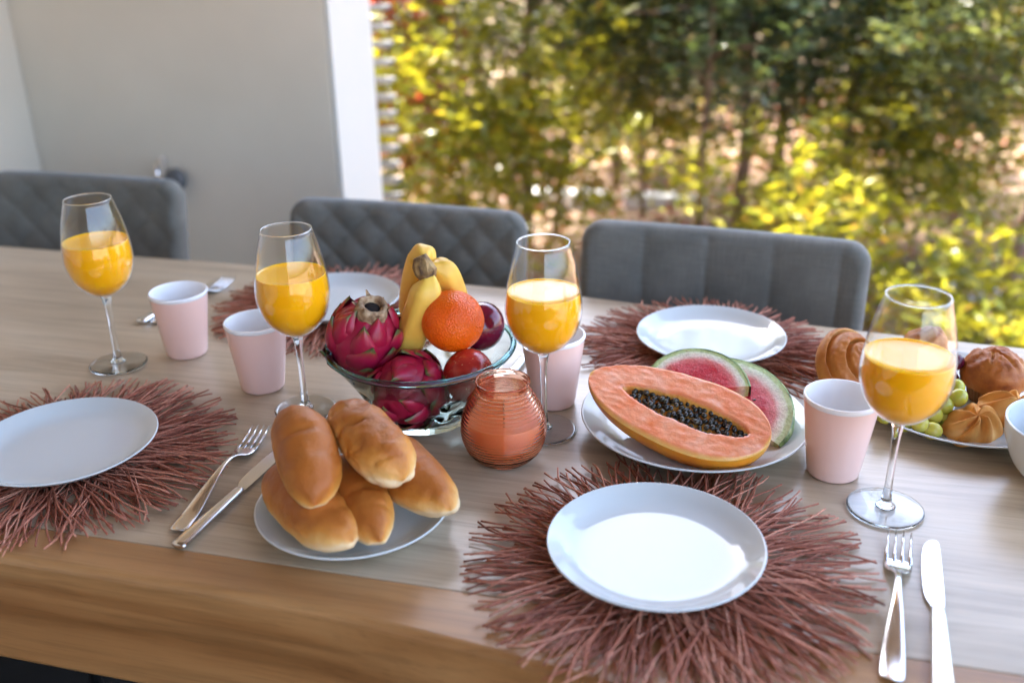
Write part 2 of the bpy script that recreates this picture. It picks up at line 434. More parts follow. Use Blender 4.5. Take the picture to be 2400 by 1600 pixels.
# sunlit yellow-green shrubs
YS = [
 ('bright yellow green shrub near the slatted screen', -0.20, 3.95, 1.45, 0.42, 300, 0.25),
 ('dense yellow green shrub just behind the slatted screen', -0.66, 3.62, 1.05, 0.30, 240, 0.10),
 ('low yellow green shrub under the slim dark trunk', 0.02, 4.15, 0.75, 0.40, 220, 0.15),
 ('tall sunlit yellow shrub over the right chair', 0.62, 4.75, 1.35, 0.36, 260, 0.45),
 ('large glowing yellow green shrub right of the hedge', 1.66, 4.20, 1.15, 0.50, 420, 0.25),
 ('yellow green shrub at the upper right corner', 2.15, 4.65, 1.75, 0.45, 300, 0.45),
 ('low yellow green shrub behind the right chair corner', 1.02, 3.45, 0.62, 0.34, 200, 0.15),
 ('low shrub on the soil behind the dense dark tree', 0.75, 5.6, 0.80, 0.45, 240, 0.10),
 ('low shrub on the soil behind the glowing shrub', 2.05, 5.1, 0.75, 0.45, 240, 0.10),
 ('small green tuft beside the terrace at the right', 1.55, 3.02, 0.34, 0.26, 130, 0.10),
]
for i, (lb, x, y, h, cr, ros, low) in enumerate(YS):
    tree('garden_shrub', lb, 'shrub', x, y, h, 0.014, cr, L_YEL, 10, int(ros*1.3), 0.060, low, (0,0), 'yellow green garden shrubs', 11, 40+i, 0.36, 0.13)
tree('red_shrub', 'red leaved shrub behind the slatted screen', 'shrub', -0.50, 3.95, 1.25, 0.012, 0.16, L_RED, 6, 60, 0.09, 0.72, (0,0), None, 9, 70, 0.42, 0.11)
# far planting
for i, (lb, x, y, h, cr, m_, ros) in enumerate([
 ('far round bush in shade behind the left hedge', -0.9, 8.2, 2.2, 1.0, L_DARK, 520),
 ('far dark bush behind the middle of the hedge', 1.0, 9.6, 2.4, 1.1, L_DARK, 560),
 ('far olive bush behind the right hedge', 3.2, 8.6, 2.2, 1.1, L_MID, 520),
 ('farthest dark tree closing the view at the left', -1.8, 13.0, 3.4, 1.7, L_DARK, 640),
 ('farthest dark tree closing the view in the middle', 1.8, 14.0, 3.4, 1.8, L_DARK, 700),
 ('farthest dark tree closing the view at the right', 5.2, 12.5, 3.4, 1.8, L_DARK, 680)]):
    tree('far_bush', lb, 'bush', x, y, h, 0.06, cr, m_, 14, int(ros*1.0), 0.10, 0.3, (0,0), 'far bushes behind the hedge', 14, 90+i, 0.34, 0.36)
# pale kerb stones in the garden
KERB = mat('kerb_stone', (0.62,0.62,0.62), 0.8); N = NT(KERB); N.col(N.ramp(N.noise(N.coord(), 14, 4), [(0.3,(0.52,0.52,0.53)),(0.7,(0.70,0.70,0.70))]))
for i, (x, y, L_, rz, lb) in enumerate([(1.74,3.60,0.34,-4,'pale kerb stone on the soil at the right'),(0.30,5.08,0.42,-10,'pale kerb stone on the soil behind the middle gap'),(0.80,4.98,0.42,-10,'pale kerb stone on the soil left of the dense hedge')]):
    o = box('kerb_stone', (-L_/2,L_/2,-0.05,0.05,-0.10,0.06), KERB, None, (x,y,-0.14), (0,0,R(rz)), 0.01); tag(o, lb, 'kerb', 'kerb stones in the garden')
# fallen leaves
_n = 9000
fc = np.stack([nrng.uniform(-2,5,_n), nrng.uniform(2.9,9,_n), np.full(_n,-0.125)], 1)
lit = link('leaf_litter', leaf_mesh('leaf_litter', fc, 0.05, L_RED, 1, 0.03, 0.45)); tag(lit, 'dry reddish fallen leaves scattered over the garden soil', 'leaf litter', kind='stuff')

# ------------------------------------------------------------------ dining table
tb = thing('dining_table', 'long wooden dining table with thick brown front edge', 'table', (0, 0, 0))
jl = lambda x: 0.802-0.26*(x+0.393)            # joint between main slab and front board
front = dens([(-1.42,1.02),(-0.80,0.862),(-0.483,0.776),(-0.33,0.735),(-0.188,0.695),(-0.056,0.646),(0.03,0.610),(0.25,0.512),(0.55,0.385),(0.95,0.25)], 5)
back = dens([(1.25,1.015),(0.95,1.115),(0.681,1.204),(0.603,1.230),(0.416,1.297),(0.11,1.419),(-0.01,1.462),(-0.451,1.594),(-0.563,1.624),(-0.92,1.718),(-1.25,1.805)], 4)
xj0, xj1 = -1.405, 1.07
main = [(xj0, jl(xj0)+0.0006), (xj1, jl(xj1)+0.0006)]+[tuple(q) for q in back]
o = prism('table_top', main, TZ-0.130, TZ, WOOD, tb, 0.0007, 1)
edge = [tuple(q) for q in front]+[(xj1, jl(xj1)-0.0006), (xj0, jl(xj0)-0.0006)]
o = prism('front_board', edge, TZ-0.1305, TZ-0.0002, WOOD2, tb)
bwa = o.data.attributes.new('bevel_weight_edge', 'FLOAT', 'EDGE'); nfr = len(front)
for e_ in o.data.edges:
    a_, b_ = sorted(e_.vertices)
    if (b_ < nfr or (a_ >= len(edge) and b_ < len(edge)+nfr)) and b_-a_ == 1: bwa.data[e_.index].value = 1.0
bm_ = o.modifiers.new('bevel', 'BEVEL'); bm_.width = 0.008; bm_.segments = 4; bm_.limit_method = 'WEIGHT'
for x, y in ((-1.2,1.15),(-1.12,1.6),(0.85,0.5),(0.98,0.95)):
    box('leg', (x-0.04,x+0.04,y-0.04,y+0.04,0.002,TZ-0.132), WOOD2, tb, bw=0.006)

# ------------------------------------------------------------------ chairs
FAB = mat('grey_fabric', (0.11,0.125,0.135), 0.88, spec=0.3); N = NT(FAB); _v = N.coord()
_w1 = N.noise(N.coord((30,30,700)), 1.0, 3); _w2 = N.noise(N.coord((700,30,30)), 1.0, 3)
_m = N.mix(0.5, N.ramp(_w1, [(0.3,(0.72,0.72,0.72)),(0.7,(1.15,1.15,1.15))]), N.ramp(_w2, [(0.3,(0.72,0.72,0.72)),(0.7,(1.15,1.15,1.15))]))
N.col(N.mix(1.0, N.ramp(N.noise(_v, 12, 4), [(0.3,(0.118,0.116,0.100)),(0.7,(0.175,0.172,0.150))]), _m, 'MULTIPLY'))
N.b.inputs['Sheen Weight'].default_value = 0.35; N.b.inputs['Sheen Roughness'].default_value = 0.4; N.b.inputs['Sheen Tint'].default_value = (0.75,0.85,0.95,1)
N.bump(_w1, 0.25, 0.0008)
BLACKM = mat('black_metal', (0.02,0.02,0.02), 0.4, 0.6)

def pillow(wd, ht, th, rc, rr, disp, bend=0.0, nr=64, na=260):
    """upholstered slab in XZ, front face to -Y. rc corner radius, rr edge rounding."""
    hw, hh = wd/2, ht/2
    def outline(a):
        c, s = math.cos(a), math.sin(a)
        lo, hi = 0, 2*max(hw, hh)
        for _ in range(26):
            m_ = (lo+hi)/2; x, z = abs(c*m_), abs(s*m_)
            qx, qz = max(x-(hw-rc), 0), max(z-(hh-rc), 0)
            ins = x <= hw and z <= hh and (math.hypot(qx, qz) <= rc)
            lo, hi = (m_, hi) if ins else (lo, m_)
        return lo
    angs = []
    per = 2*(wd+ht)
    for j in range(na):
        s = per*j/na
        if s < ht/2: p = (hw, s)
        elif s < ht/2+wd: p = (hw-(s-ht/2), hh)
        elif s < ht/2+wd+ht: p = (-hw, hh-(s-ht/2-wd))
        elif s < ht*1.5+2*wd: p = (-hw+(s-ht*1.5-wd), -hh)
        else: p = (hw, -hh+(s-ht*1.5-2*wd))
        angs.append(math.atan2(p[1], p[0]))
    outl = [outline(a) for a in angs]
    V, F = [], []
    for side in (-1, 1):
        off = len(V)
        for i in range(nr+1):
            k = i/nr
            k = 1-(1-k)**1.9                     # rings get closer at the border
            for j in range(na):
                a = angs[j]; ro = outl[j]; x, z = ro*k*math.cos(a), ro*k*math.sin(a)
                d = (1-k)*ro*0.85
                half = th/2*math.sqrt(max(0, 1-(1-min(d/rr, 1))**2))
                y = side*(half+disp(x, z, side)*min(1, d/rr*1.3+0.12)) 
                V.append((x, y-bend*(x/hw)**2, z))
        f = grid_faces(nr+1, na, True, off)
        F += f if side == 1 else [q[::-1] for q in f]
    return V, F

def d_diamond(amp, p):
    def fn(x, z, side):
        a, b = (x+z)/p, (x-z)/p
        return amp*(abs(math.sin(PI*a))*abs(math.sin(PI*b)))**0.5-amp*0.6
    return fn
def d_channel(amp, p):
    def fn(x, z, side): return amp*abs(math.sin(PI*x/p+0.6))**0.2-amp
    return fn

def chair(label, Lp, Rp, ztop, disp, backlean=8):
    Lp, Rp = Vector((*Lp, 0)), Vector((*Rp, 0)); c = (Lp+Rp)/2; d = Rp-Lp; wd = d.length; rz = math.atan2(d.y, d.x)
    root = thing('dining_chair', label, 'chair', (c.x, c.y, 0), rz, 'grey upholstered chairs along the far side')
    V, F = pillow(wd, 0.44, 0.056, 0.034, 0.020, disp, 0.018)
    link('backrest', mk('backrest', V, F, FAB), root, (0, 0.005, ztop-0.22), (R(-backlean), 0, 0))
    V, F = pillow(wd*0.98, 0.44, 0.075, 0.06, 0.03, lambda x, z, s: 0.0, 0.0, 12, 80)
    link('seat', mk('seat', V, F, FAB), root, (0, -0.24, 0.43), (R(-90), 0, 0))
    for sx in (-1, 1):
        for sy in (-0.42, -0.05):
            tube('leg', [(sx*wd*0.36, sy, 0.41), (sx*wd*0.45, sy+(0.03 if sy > -0.2 else -0.03), 0.003)], [0.013, 0.009], BLACKM, 10, root)
    return root
chair('dark grey quilted chair at the far left against grey wall', (-1.04,1.95), (-0.628,1.84), TZ+0.079, d_diamond(0.005,0.075))
chair('dark grey diamond quilted chair behind the fruit bowl', (-0.387,1.685), (0.024,1.562), TZ+0.087, d_diamond(0.008,0.066))
chair('grey chair with vertical stitched channels behind the papaya plate', (0.112,1.514), (0.525,1.368), TZ+0.09, d_channel(0.008,0.098))


# ------------------------------------------------------------------ placemats
TWINE = mat('copper_twine', (0.30,0.10,0.07), 0.62, spec=0.5); N = NT(TWINE); _v = N.coord()
oi = N.n('ShaderNodeObjectInfo'); _c = N.ramp(oi.outputs['Random'], [(0.0,(0.22,0.060,0.030)),(0.5,(0.42,0.140,0.080)),(1.0,(0.66,0.31,0.20))])
N.col(N.mix(0.6, _c, N.ramp(N.noise(_v, 420, 2), [(0.35,(0.55,0.5,0.5)),(0.62,(1.15,1.12,1.1))]), 'MULTIPLY')); N.bump(N.noise(_v, 500, 2), 0.6, 0.0008)
strand_pool = []
for k in range(26):
    rg = random.Random(k+300)
    r0, r1 = rg.uniform(0.04, 0.085), 1-0.14*rg.random()**2.2
    sk = rg.choice([-1, 1])*rg.uniform(0.06, 0.62)
    z0 = rg.uniform(0.0018, 0.004); zt = rg.uniform(0.0018, 0.0065)
    pts = []
    for i in range(9):
        t = i/8; r = r0+(0.19*r1-r0)*t; a = sk*(1-r0/r)*1.5
        a += 0.05*nz(t*3.1, k, 1.3)*t
        z = z0+(zt-z0)*t+0.0022*math.sin(PI*t)*rg.uniform(0.2, 1)+0.0008*nz(t*5, k, 4.1)
        pts.append((r*math.cos(a), r*math.sin(a), max(0.0016, z)))
    v, f = tube_data(pts, [0.00092+0.00018*math.sin(i*2.1+k) for i in range(9)], 5)
    strand_pool.append(mk('strand', v, f, TWINE))
def placemat(label, x, y, rad, seed, zoff=0.0, count=300):
    rg = random.Random(seed)
    root = thing('placemat', label, 'placemat', (x, y, TZ), rg.uniform(0, 6), 'round copper twine placemats')
    i = 0; a = 0.0
    while i < count:
        a = 2*PI*i/count*1.0+rg.uniform(-0.03, 0.03)
        for b in range(rg.choice([1, 2, 2, 3])):          # twigs leave in small bundles
            if i >= count: break
            o = link('strand', rg.choice(strand_pool), root, (0, 0, rg.uniform(0, 0.0035)), (rg.uniform(-.008,.008), rg.uniform(-.008,.008), a+rg.uniform(-0.02, 0.02)))
            s = rad/0.19*rg.uniform(0.975, 1.01); o.scale = (s, s, 1)
            i += 1
    V, F = [], []
    for k in range(330):                                   # short twine wound underneath, too dense to pick apart
        a0 = rg.uniform(0, 2*PI); sk = rg.uniform(-0.7, 0.7); ra, rb_ = rad*rg.uniform(0.25, 0.5), rad*rg.uniform(0.66, 0.9); pts = []
        for q in range(6):
            r = ra+(rb_-ra)*q/5; a_ = a0+sk*(1-ra/r)*1.4; pts.append((r*math.cos(a_), r*math.sin(a_), rg.uniform(0.0013, 0.0034)))
        v, f = tube_data(pts, 0.00095, 4); o_ = len(V); V += v; F += [tuple(x_+o_ for x_ in q) for q in f]
    tag(link('twine_base', mk('twine_base', V, F, TWINE), root), kind='stuff')
    return root
placemat('copper twine placemat under the near right empty plate', 0.139, 0.742, 0.188, 1, 0, 300)
placemat('copper twine placemat under the left empty plate', -0.49, 0.957, 0.188, 2)
placemat('copper twine placemat under the far plate by the channelled chair', 0.258, 1.212, 0.178, 3)
placemat('copper twine placemat behind the pink cups and fruit bowl', -0.262, 1.385, 0.186, 4)

# ------------------------------------------------------------------ plates and bowls
def plate_mesh(r, h, m, well=0.62):
    p = [(0.0004,0.0),(r*0.56,0.0),(r*0.60,0.0018),(r*0.66,0.0022),(r*0.80,h*0.30),(r*0.93,h*0.76),(r*0.99,h-0.0016),(r,h-0.0002),(r*0.988,h+0.0006),(r*0.968,h-0.0004),
         (r*0.91,h*0.80),(r*0.83,h*0.55),(r*0.75,h*0.39),(r*0.66,h*0.31),(r*0.5,0.0054),(r*0.2,0.0052),(0.0004,0.0052)]
    return lathe('plate', dens(p, 4), m, 96)
PM = plate_mesh(0.0982, 0.019, CHINA)
def plate(label, x, y, z=TZ+0.0062, me=PM, group='white dinner plates', rz=0, name='plate', tilt=(0,0)):
    o = link(name, me, None, (x, y, z), (tilt[0], tilt[1], rz)); return tag(o, label, 'plate', group)
plate('empty white plate at the near right reflecting the sky', 0.1263, 0.748)
plate('empty white plate at the left edge on copper placemat', -0.491, 0.956)
plate('empty white plate at the far right near channelled chair', 0.2649, 1.2158)
plate('empty white plate behind the dragon fruits', -0.262, 1.378)
BPM = plate_mesh(0.0955, 0.018, CHINA)
plate('white plate carrying the bread rolls', -0.158, 0.832, TZ+0.0005, BPM, 'white serving plates')
SPM = plate_mesh(0.1265, 0.020, CHINA, 0.66)
plate('large white plate carrying papaya and watermelon', 0.203, 0.988, TZ+0.0062, SPM, 'white serving plates', 0, 'plate')
plate('large white plate carrying pastries and grapes', 0.525, 1.035, TZ+0.0005, SPM, 'white serving plates')

wb = tag(link('serving_bowl', lathe('serving_bowl', dens([(0.0004,0.004),(0.026,0.004),(0.030,0.0),(0.034,0.0),(0.037,0.004),(0.052,0.022),(0.062,0.048),(0.0645,0.066),(0.0632,0.0675),(0.0615,0.066),(0.059,0.048),(0.049,0.024),(0.030,0.009),(0.0004,0.008)], 4), CHINA, 80), None, (0.561,0.870,TZ+0.0005)), 'deep white bowl cut off by the right edge', 'bowl')
EGG = mat('egg_white', (0.80,0.76,0.70), 0.35, sss=0.2, sssr=(1,0.8,0.6), sscale=0.004)
for i, (x, y, z, rz) in enumerate(((0.537,0.872,0.035,0.4),(0.585,0.862,0.035,1.4))):
    v, f = ellipsoid(0.021, 0.021, 0.027, 32, 20, lambda d: 1-0.07*d.z)
    tag(link('boiled_egg', mk('boiled_egg', v, f, EGG), None, (x, y, TZ+z), (R(80), 0, rz)), ('pale boiled egg at the left inside the white bowl', 'pale boiled egg at the right inside the white bowl')[i], 'egg', 'eggs in the white bowl')

# ------------------------------------------------------------------ wine glasses with juice
JUICE = mat('orange_juice', (1.0,0.46,0.005), 0.12, spec=0.5, sss=0.3, sssr=(1.0,0.42,0.03), sscale=0.018, ior=1.34)
og = dens([(0.0066,0.0985),(0.012,0.1000),(0.0235,0.1075),(0.0345,0.1205),(0.0405,0.1365),(0.0423,0.1515),(0.0405,0.172),(0.0358,0.198),(0.0285,0.225)], 6)
def shell(prof, t):
    ins = [np.array((max(r-t, 0.0003), z+(0.0012 if i < 8 else 0.0))) for i, (r, z) in enumerate(prof)]
    return prof, ins
outer, inner = shell(og, 0.0011)
bowl_prof = [(0.0003, 0.0975)]+[tuple(q) for q in outer]+[(outer[-1][0]-0.0005, 0.2254)]+[tuple(q) for q in inner[::-1]]+[(0.0003, 0.1005)]
GB = lathe('bowl', bowl_prof, THIN, 72)
GS = lathe('stem', dens([(0.0003,0.0045),(0.0095,0.0048),(0.0062,0.0085),(0.0046,0.016),(0.0037,0.03),(0.0035,0.055),(0.0040,0.08),(0.0055,0.0925),(0.0066,0.0975),(0.0003,0.0972)], 5), GLASS, 32)
GF = lathe('foot', dens([(0.0003,0.0002),(0.030,0.0002),(0.0356,0.0008),(0.0364,0.0018),(0.0354,0.0028),(0.025,0.0034),(0.0095,0.0046),(0.0003,0.0047)], 5), GLASS, 72)
tv = []
GRV, GRF = [], []
for j in range(72):
    a = 2*PI*j/72
    for k in range(8):
        b = 2*PI*k/8; rr = 0.02795+0.00085*math.cos(b)
        GRV.append((rr*math.cos(a), rr*math.sin(a), 0.2252+0.00085*math.sin(b)))
for j in range(72):
    for k in range(8): GRF.append((j*8+k, ((j+1) % 72)*8+k, ((j+1) % 72)*8+(k+1) % 8, j*8+(k+1) % 8))
GR = mk('rim', GRV, GRF, GLASS)
def juice_mesh(level):
    pr = [(0.0003, 0.1012)]
    for r, z in inner:
        if z < level and r > 0.002: pr.append((r-0.0004, z+0.0004))
    rl = pr[-1][0]
    pr += [(rl, level), (rl-0.0006, level-0.0003), (rl-0.003, level-0.0012), (rl*0.6, level-0.0013), (rl*0.25, level-0.0013), (0.0003, level-0.0013)]
    return lathe('juice', pr, JUICE, 72)
def wine_glass(label, x, y, level, tilt=(0, 0)):
    root = thing('wine_glass', label, 'glass', (x, y, TZ+0.0004), rng.uniform(0, 6), 'stemmed glasses of orange juice')
    link('bowl', GB, root); link('stem', GS, root); link('foot', GF, root); link('rim', GR, root)
    j = link('juice', juice_mesh(level), root); j['label'] = 'cloudy orange juice'
    return root
wine_glass('stemmed glass of orange juice at the far left before left chair', -0.5217, 1.1995, 0.172)
wine_glass('stemmed glass of orange juice between pink cup and dragon fruit', -0.2482, 1.0599, 0.174)
wine_glass('stemmed glass of orange juice in the centre behind candle', 0.0348, 1.0006, 0.170)
wine_glass('stemmed glass of orange juice at the right before the pastries', 0.3646, 0.8288, 0.167)

# ------------------------------------------------------------------ pink cups
co = dens([(0.0004,0.0012),(0.022,0.0012),(0.0245,0.0002),(0.0259,0.0012),(0.0272,0.006),(0.0318,0.040),(0.0362,0.075),(0.0373,0.0846)], 4)
CO = lathe('body', co, PINK, 72)
CIN = lathe('lining', dens([(0.0373,0.0847),(0.0380,0.0862),(0.0384,0.0882),(0.0378,0.0897),(0.0366,0.0900),(0.0354,0.0885),(0.0345,0.075),(0.0300,0.040),(0.0252,0.008),(0.020,0.0045),(0.0004,0.0040)], 4), INNER, 72)
def cup(label, x, y):
    root = thing('cup', label, 'cup', (x, y, TZ+0.0004), rng.uniform(0, 6), 'pink cups with white lining')
    link('body', CO, root); o = link('lining', CIN, root); o['label'] = 'white lining and rolled rim'
cup('pink cup with white lining beside the far left glass', -0.4407, 1.2342)
cup('pink cup with white lining left of the dragon fruit bowl', -0.3141, 1.1269)
cup('pink cup with white lining behind the centre glass', 0.0482, 1.0713)
cup('pink cup with white lining between papaya plate and right glass', 0.3348, 0.9013)

# ------------------------------------------------------------------ cutlery
def strip(name, pts, mat_, parent, th=0.0018, crown=0.0006):
    """pts: (s, half width, z). flat bar along +X with rounded section."""
    V = []
    P = dens(pts, 5)
    for s, hw, z in P:
        hw = max(hw, 0.0002)
        for a in range(10):
            t = 2*PI*a/10; c, q = math.cos(t), math.sin(t)
            V.append((s, hw*math.copysign(abs(c)**0.6, c), z+th/2*math.copysign(abs(q)**0.8, q)+crown*(1-(c*c))*0.5))
    F = grid_faces(len(P), 10, True); F.append(tuple(range(9, -1, -1))); k = (len(P)-1)*10; F.append(tuple(range(k, k+10)))
    return link(name, mk(name, V, F, mat_), parent)
def fork(label, tip, end, group):
    t, e = Vector((*tip, 0)), Vector((*end, 0)); d = t-e; L = d.length
    root = thing('fork', label, 'fork', (e.x, e.y, TZ+0.0006), math.atan2(d.y, d.x), group); k = L/0.2
    hd = strip('handle', [(0,0.003,0.003),(0.002*k,0.0075,0.0025),(0.008*k,0.0095,0.0022),(0.03*k,0.0090,0.003),(0.06*k,0.0068,0.0075),(0.09*k,0.0040,0.012),(0.115*k,0.0029,0.0125),(0.128*k,0.0032,0.010),(0.135*k,0.0055,0.0075),(0.141*k,0.0098,0.0048),(0.148*k,0.0116,0.0028),(0.156*k,0.0120,0.0018),(0.160*k,0.0120,0.0018)], STEEL, root, 0.0020)
    for i in range(4):
        y = -0.0102+i*0.0068
        V, F = tube_data([(0.157*k, y, 0.0019), (0.170*k, y, 0.0022), (0.185*k, y*0.99, 0.0046), (L-0.0005, y*0.97, 0.0085)], [0.0019, 0.0017, 0.0014, 0.0005], 8)
        link('tine', mk('tine', V, F, STEEL), root)
    return root
def knife(label, tip, end, group, blade_side=1):
    t, e = Vector((*tip, 0)), Vector((*end, 0)); d = t-e; L = d.length; k = L/0.21
    root = thing('knife', label, 'knife', (e.x, e.y, TZ+0.0006), math.atan2(d.y, d.x), group)
    strip('handle', [(0,0.004,0.003),(0.002*k,0.0078,0.0034),(0.012*k,0.0082,0.0036),(0.06*k,0.0068,0.0038),(0.10*k,0.0058,0.0036),(0.108*k,0.0055,0.0034)], STEEL, root, 0.0058, 0.0008)
    # blade: spine straight, belly on one side
    P = dens([(0.106*k,0.0045,-0.0045),(0.112*k,0.005,-0.0055),(0.125*k,0.0055,-0.0100),(0.15*k,0.0055,-0.0115),(0.18*k,0.0050,-0.0110),(0.199*k,0.0046,-0.0085),(0.2075*k,0.0036,-0.0042),(0.21*k,0.0012,0.0002)], 5)
    V, F = [], []
    for s, a, b in P:
        a, b = a*blade_side, b*blade_side; m_ = (a+b)/2
        V += [(s, a, 0.00295), (s, m_, 0.0030), (s, b, 0.00290), (s, m_, 0.0014)]
    F = grid_faces(len(P), 4, True)
    link('blade', mk('blade', V, F, STEEL, False), root)
    return root
gL, gR, gF = 'cutlery at the left plate', 'cutlery at the near right plate', 'cutlery at the far plates'
fork('steel fork lying between left placemat and bread plate', (-0.289,1.008), (-0.327,0.808), gL)
knife('steel knife half hidden behind the bread plate', (-0.250,0.972), (-0.318,0.781), gL, -1)
fork('steel fork right of the near right placemat', (0.361,0.780), (0.287,0.592), gR)
knife('steel knife with bright blade at the lower right', (0.390,0.772), (0.318,0.570), gR, -1)
fork('far steel fork behind the far left pink cup', (-0.452,1.512), (-0.520,1.335), gF)
knife('far steel knife behind the far left pink cup', (-0.470,1.525), (-0.540,1.338), gF, 1)
knife('steel knife behind the glass bowl by the centre cup', (0.050,1.285), (-0.022,1.090), gF, 1)

# ------------------------------------------------------------------ bread rolls
BREAD = mat('bread_crust', (0.6,0.35,0.14), 0.42, spec=0.35, sss=0.12, sssr=(1,0.5,0.25), sscale=0.006); N = NT(BREAD); _v = N.coord()
_at = N.attr('bake'); _n1 = N.noise(_v, 17, 6, 0.62, 0.4); 
mth = N.n('ShaderNodeMath', operation='MULTIPLY_ADD'); N.l(_n1, mth.inputs[0]); mth.inputs[1].default_value = 0.95; N.l(_at, mth.inputs[2])
_c = N.ramp(mth.outputs[0], [(0.20,(0.82,0.62,0.36)),(0.44,(0.75,0.43,0.14)),(0.74,(0.58,0.23,0.038)),(0.98,(0.38,0.115,0.018))])
N.col(_c); N.bump(N.noise(_v, 60, 8, 0.72), 0.7, 0.0028); N.rough(_n1, 0.22, 0.50)
def roll(label, p0, p1, wd, ht, seed, creases=(), ends=1.0, bake=0.0, tilt=0.0, wrinkle=0.16):
    p0, p1 = Vector(p0), Vector(p1); d = p1-p0; L = d.length
    def sh(u):                                     # blunt spindle
        u = min(max(u, -1), 1); return (1-abs(u)**3.6)**0.52*(1-0.16*u*u)
    V, A = [], []
    nu, nv = 64, 40
    for i in range(nu+1):
        u = -math.cos(PI*i/nu)
        s = sh(u)*(1-0.10*u*(1 if seed % 2 else -1)) 
        for j in range(nv):
            a = 2*PI*j/nv; c, q = math.cos(a), math.sin(a)
            y = c*wd/2*s; z = q*ht/2*s*(1.0 if q > 0 else 0.78)
            f = 1+0.075*nz(u*1.6, c*1.1+seed*3.7, q*1.1)+0.028*nz(u*5, c*2.6+seed, q*2.6)+0.010*nz(u*14, c*7+seed, q*7)
            en = max(0, u-0.55)/0.45
            f += ends*en*(0.07*nz(u*6, c*2.2+seed*5, q*2.2)+0.05*abs(nz(u*9, c*5+seed, q*5)))
            f -= wrinkle*max(0, 0.16-abs(nz(u*2.6+seed, c*1.9, q*1.9)))*0.9
            for (cu, ca, cw, cl, dep) in creases:
                da = (a-ca+PI) % (2*PI)-PI; wob = 0.05*nz(da*3, cu*9, seed)
                f -= dep*math.exp(-((u-cu+wob)/cw)**2)*math.exp(-(da/cl)**2)
            y += wd*0.10*math.sin(seed*2.3)*(1-u*u)
            V.append((u*L/2+0.006*nz(q*1.5, c*1.5, seed)*(1-u*u)+0.004*nz(y*90, z*90, seed)*abs(u)**3, y*f, z*f))
            b = 0.09+0.62*q-0.34*max(0, u-0.45)*2.0*ends-0.1*max(0, -u-0.6)*ends+0.10*nz(u*3, a, seed)+bake
            A.append(b)
    me = mk('bread_roll', V, grid_faces(nu+1, nv, True), BREAD, True, {'bake': A})
    o = link('bread_roll', me, None, (p0+p1)/2+Vector((0,0,TZ)))
    ex = d.normalized(); ey = Vector((0,0,1)).cross(ex).normalized(); ez = ex.cross(ey)
    m3 = Matrix((ex, ey, ez)).transposed() @ Matrix.Rotation(tilt, 3, 'X')
    o.rotation_euler = m3.to_euler()
    return tag(o, label, 'bread roll', 'bread rolls on the white plate')
roll('glossy brown bread roll on top at the left of the pile', (-0.217,0.868,0.098), (-0.178,0.757,0.062), 0.060, 0.058, 1, ((-0.15,1.9,0.07,0.5,0.13),(0.3,1.2,0.10,0.8,0.05)), 0.3, 0.12, -0.15)
roll('bread roll at the bottom left with pale split end', (-0.240,0.862,0.036), (-0.145,0.744,0.032), 0.060, 0.054, 2, ((0.62,1.2,0.07,0.9,0.10),(0.1,1.6,0.05,0.6,0.06)), 1.0, 0.0, 0.1)
roll('short bread roll in the middle under the others', (-0.178,0.866,0.040), (-0.122,0.744,0.031), 0.054, 0.052, 3, ((0.2,1.4,0.05,0.8,0.09),(0.55,1.0,0.05,0.7,0.07)), 0.6, 0.0)
roll('wrinkled pale bread roll on top at the right of the pile', (-0.174,0.885,0.096), (-0.103,0.786,0.068), 0.062, 0.056, 4, ((-0.55,1.3,0.14,0.7,0.12),(-0.2,2.0,0.07,0.8,0.06),(-0.62,2.3,0.07,0.5,0.07)), 1.0, -0.08, -0.1, 0.55)
roll('bread roll at the right of the pile with cracked pale end', (-0.130,0.900,0.041), (-0.060,0.783,0.037), 0.060, 0.058, 5, ((0.15,1.5,0.03,0.8,0.09),(-0.1,1.8,0.04,0.6,0.06),(0.75,0.6,0.06,0.7,0.09),(0.8,2.2,0.06,0.6,0.08)), 1.1, 0.02)

# ------------------------------------------------------------------ glass fruit bowl
BX, BY = -0.105, 1.049
bw = thing('fruit_bowl', 'clear glass bowl with oval dimples holding the fruit', 'bowl', (BX, BY, TZ+0.0004))
bo = dens([(0.0003,0.0002),(0.050,0.0002),(0.0575,0.0010),(0.0595,0.006),(0.066,0.022),(0.082,0.050),(0.0985,0.074),(0.108,0.0855)], 7)
bi = dens([(0.1045,0.0855),(0.0945,0.074),(0.078,0.051),(0.061,0.024),(0.052,0.011),(0.040,0.0075),(0.0003,0.0075)], 6)
def dimple(r, z, a, i):
    if i >= len(bo): return r, z
    d = 0
    for row, (zc, ph) in enumerate(((0.046,0.0),(0.026,0.5))):
        k = 14; t = (a/(2*PI)*k+ph) % 1-0.5
        e = (t/0.33)**2+((z-zc)/0.0075)**2
        d += math.exp(-e**2*1.2)
    return r-0.0046*d, z
link('bowl', lathe('bowl', [tuple(q) for q in bo]+[(0.107,0.087),(0.1055,0.087)]+[tuple(q) for q in bi], BOWLG, 224, dimple), bw)
V, F = [], []
for j in range(128):
    a = 2*PI*j/128
    for k in range(10):
        b = 2*PI*k/10; V.append(((0.1068+0.0036*math.cos(b))*math.cos(a), (0.1068+0.0036*math.cos(b))*math.sin(a), 0.0895+0.0030*math.sin(b)))
for j in range(128):
    for k in range(10): F.append((j*10+k, ((j+1) % 128)*10+k, ((j+1) % 128)*10+(k+1) % 10, j*10+(k+1) % 10))
o = link('rim', mk('rim', V, F, TEAL), bw); o['label'] = 'blue green tinted rim of the glass bowl'

